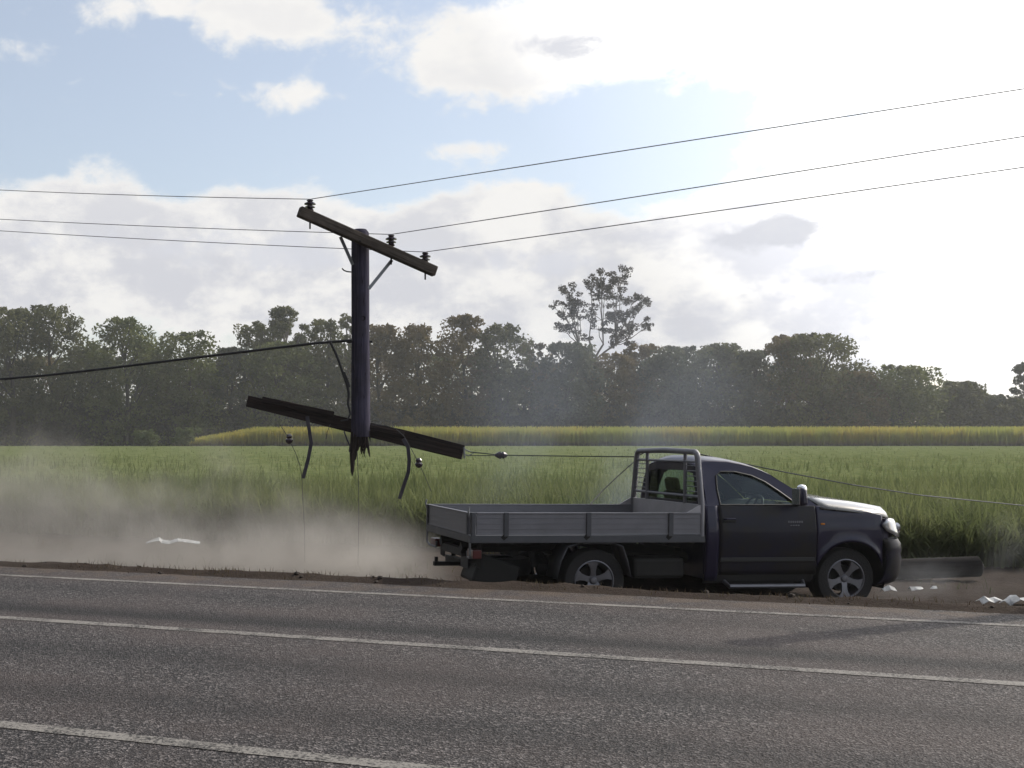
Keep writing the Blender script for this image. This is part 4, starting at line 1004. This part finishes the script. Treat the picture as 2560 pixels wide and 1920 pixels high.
# dirt clods and stones on the verge
def clod(u, p, r, nm_='dirt_clod'):
    m = MB(); vs = []
    c = RP(u, p, ground_z(u, p) + r * .25)
    seed = rnd.random() * 50; rows = []
    for i in range(6):
        th = math.pi * i / 5; rows.append([c + Vector((math.sin(th) * math.cos(a), math.sin(th) * math.sin(a), math.cos(th) * .7)) * r * (1 + .35 * mnoise.noise(Vector((math.sin(th) * math.cos(a), math.sin(th) * math.sin(a), math.cos(th))) * 1.7 + Vector((seed, 0, 0)))) for a in [2 * math.pi * k / 8 for k in range(9)]])
    return rows
dm = material('dirt_clod', (.035, .026, .02), .95, var=.35, var_scale=10, bump=.5)
cl = MB()
for i in range(170):
    u = rnd.uniform(-22, 14); p = rnd.choice([rnd.gauss(13.0, .13), rnd.gauss(13.05, .1), rnd.uniform(12.6, 16.5)]); cl.grid(clod(u, p, rnd.choice((.01, .014, .018, .024, .034))))
tag(cl.build('loose_dirt', dm, smooth=True), 'loose clods and stones scattered along the broken road edge', 'dirt', kind='stuff')
# rough grass tufts on the far edge of the seal
n = 9000; uu = rng.uniform(-24, 16, n); pp = rng.normal(13.0, .12, n); keep = np.array([mnoise.noise(Vector((u * .9, 0, 3))) + rnd.uniform(-.25, .25) > .0 for u in uu]); uu, pp = uu[keep], pp[keep]
B = np.array([tuple(RP(u, p, ground_z(u, p) - .01)) for u, p in zip(uu, pp)])
V1, Q1 = blades(B, rng.uniform(.02, .085, len(B)), rng.uniform(.01, .06, len(B)), rng.uniform(.004, .010, len(B)), 2)
tag(fast_mesh('verge_grass', V1, Q1, leaf_material('dry_grass', (.07, .045, .028), (.11, .085, .045), .8, .2, 3)), 'short dead grass along the crumbled far road edge', 'grass', kind='stuff')
# weeds in the bare strip before the cane and round the truck
n = 7000; uu = rng.uniform(-30, 22, n); pp = rng.uniform(15.5, 22.5, n) ; keep = np.array([mnoise.noise(Vector((u * .5, p * .5, 3))) > .08 + .12 * (22 - p) / 6 for u, p in zip(uu, pp)]); uu, pp = uu[keep], pp[keep]
B = np.array([tuple(RP(u, p, ground_z(u, p) - .01)) for u, p in zip(uu, pp)])
V1, Q1 = blades(B, rng.uniform(.05, .26, len(B)), rng.uniform(.02, .16, len(B)), rng.uniform(.008, .018, len(B)), 3)
tag(fast_mesh('weeds', V1, Q1, leaf_material('weed_leaf', (.06, .08, .03), (.12, .11, .05), .7, .3, 2)), 'patchy weeds on the bare strip in front of the cane', 'weeds', kind='stuff')
# near verge: dry stems at the bottom left
n = 60; uu = rng.uniform(-4, 1.2, n); pp = rng.uniform(3.3, 4.05, n); B = np.array([tuple(RP(u, p, -.03)) for u, p in zip(uu, pp)])
V1, Q1 = blades(B, rng.uniform(.1, .42, n), rng.uniform(.02, .08, n), rng.uniform(.003, .005, n), 4)
tag(fast_mesh('roadside_grass', V1, Q1, leaf_material('straw', (.25, .22, .15), (.32, .28, .2), .7, .3, 3)), 'sparse dry grass stems on the near roadside', 'grass', kind='stuff')

mo_ = MB(); rows = []  # earth mound added under the truck, its near-black colour stands in for shade
for i in range(60):
    xl = -1.5 + i * (4.4 / 59); row = []
    for j in range(14):
        yl = -.62 + j * 1.3 / 13; e = max(0., math.sin(math.pi * j / 13)) ** .6 * min(1, i / 5, (59 - i) / 6)
        e = float(e)
        ux, uy = 3.529 + xl * math.cos(TY) - yl * math.sin(TY), 14.746 + xl * math.sin(TY) + yl * math.cos(TY)
        row.append((ux, uy, -.46 + e * (.34 + .16 * mnoise.noise(Vector((ux * 1.3, uy * 1.3, 0))) + .06 * mnoise.noise(Vector((ux * 6, uy * 6, 3))))))
    rows.append(row)
mo_.grid(rows)
tag(mo_.build('shade_dark_earth', material('shade_dark_earth', (.022, .016, .013), .95, var=.4, var_scale=6, bump=1., bump_scale=20, spec=.05), smooth=True), 'mound of churned earth under the truck, coloured near-black to deepen the shade', 'earth', kind='stuff')

# ================================================================== DUST, SMOKE, HAZE
def volume(name, lo, hi, colr, density, label, cat, field, aniso=.3, step=None):
    mb = MB(); lo, hi = Vector(lo), Vector(hi); mb.box((0, 0, 0), tuple(hi - lo)); m = bpy.data.materials.new(name); m.use_nodes = True; K = NT(m.node_tree); K.n.remove(K.n['Principled BSDF'])
    pv = K.new('ShaderNodeVolumePrincipled'); pv.inputs['Color'].default_value = (*colr, 1); pv.inputs['Anisotropy'].default_value = aniso
    if field is None: pv.inputs['Density'].default_value = density
    else:
        g_ = K.new('ShaderNodeNewGeometry').outputs['Position']; K.l.new(K.m('MULTIPLY', field(K, g_), density), pv.inputs['Density'])
    K.l.new(pv.outputs[0], K.n['Material Output'].inputs['Volume'])
    o = mb.build(name, m); o.location = (lo + hi) / 2; return tag(o, label, cat, kind='stuff')
def puff(K, pos, c, r, pw=1.):
    """soft ellipsoid falloff, 1 in the middle and 0 outside"""
    mp = K.new('ShaderNodeMapping'); mp.inputs['Location'].default_value = tuple(-c[i] / r[i] for i in range(3)); mp.inputs['Scale'].default_value = tuple(1 / q for q in r); K.l.new(pos, mp.inputs[0])
    ln = K.new('ShaderNodeVectorMath', operation='LENGTH'); K.l.new(mp.outputs[0], ln.inputs[0]); return K.rng(ln.outputs['Value'], 1., .0)
def dust_f(K, pos):
    sx = K.new('ShaderNodeSeparateXYZ'); K.l.new(pos, sx.inputs[0]); x, y, z = sx.outputs
    wn = K.noise(pos, .5, 5, .62, .5); wn2 = K.noise(pos, 1.6, 4, .6)
    # top of the dust: high at the left, dropping towards the truck
    topz = K.m('ADD', K.rng(x, 2.1, -4.6, .35, 1.6, False), K.m('MULTIPLY', K.m('SUBTRACT', wn, .5), 4.2))
    body = K.m('MULTIPLY', K.rng(K.m('SUBTRACT', topz, z), -.25, .75), K.rng(wn2, .38, .6, .18, 1.))
    low = K.m('MULTIPLY', K.rng(z, .55, -.35), K.rng(x, -4.6, 1.6, .22, .95))
    edge = K.m('MULTIPLY', K.rng(x, 2.5, 1.4), K.m('MULTIPLY', K.rng(y, 14.6, 15.6), K.rng(y, 20.6, 19.4)))
    edge = K.m('MULTIPLY', edge, K.rng(x, -13.5, -11.))
    return K.m('MULTIPLY', K.m('ADD', K.m('MULTIPLY', body, .62), K.m('MULTIPLY', low, K.rng(wn2, .35, .6, .25, 1.))), edge)
volume('dust_cloud', (-14, 14.6, -.6), (2.6, 20.6, 2.8), (.70, .665, .615), .40, 'pale brown dust hanging over the verge behind the truck', 'dust', dust_f, .45)
def smoke_f(K, pos):
    wn = K.noise(pos, .45, 4, .6, .6)
    a = K.m('ADD', puff(K, pos, (5.0, 18.0, 2.2), (2.8, 2., 2.0)), K.m('MULTIPLY', puff(K, pos, (4.3, 17.4, .7), (2.4, 1.8, 1.1)), .8))
    return K.m('MULTIPLY', a, K.rng(wn, .35, .62))
volume('blue_smoke', (1.6, 15.9, -.3), (8.4, 20, 4.6), (.62, .72, .92), .15, 'thin bluish smoke rising behind the truck cab', 'smoke', smoke_f, .3)
def smoke2_f(K, pos):
    wn = K.noise(pos, 1.3, 4, .6, 1.2)
    a = K.m('ADD', K.m('MULTIPLY', puff(K, pos, (9.5, 15.6, .25), (.55, .5, .8)), .8), K.m('ADD', puff(K, pos, (7.9, 14.9, -.15), (1.5, .6, .45)), K.m('MULTIPLY', puff(K, pos, (10.6, 15.2, -.1), (1.4, .7, .5)), 1.2)))
    return K.m('MULTIPLY', a, K.rng(wn, .42, .62))
volume('ground_smoke', (6.4, 14.35, -.5), (12.2, 16.8, .85), (.82, .84, .88), .24, 'wisps of pale smoke curling over the ground ahead of the front wheel', 'smoke', smoke2_f, .4)
volume('haze', (-160, -30, -3), (260, 330, 40), (.86, .88, .90), .00040, 'faint haze over the fields', 'haze', None, .3)
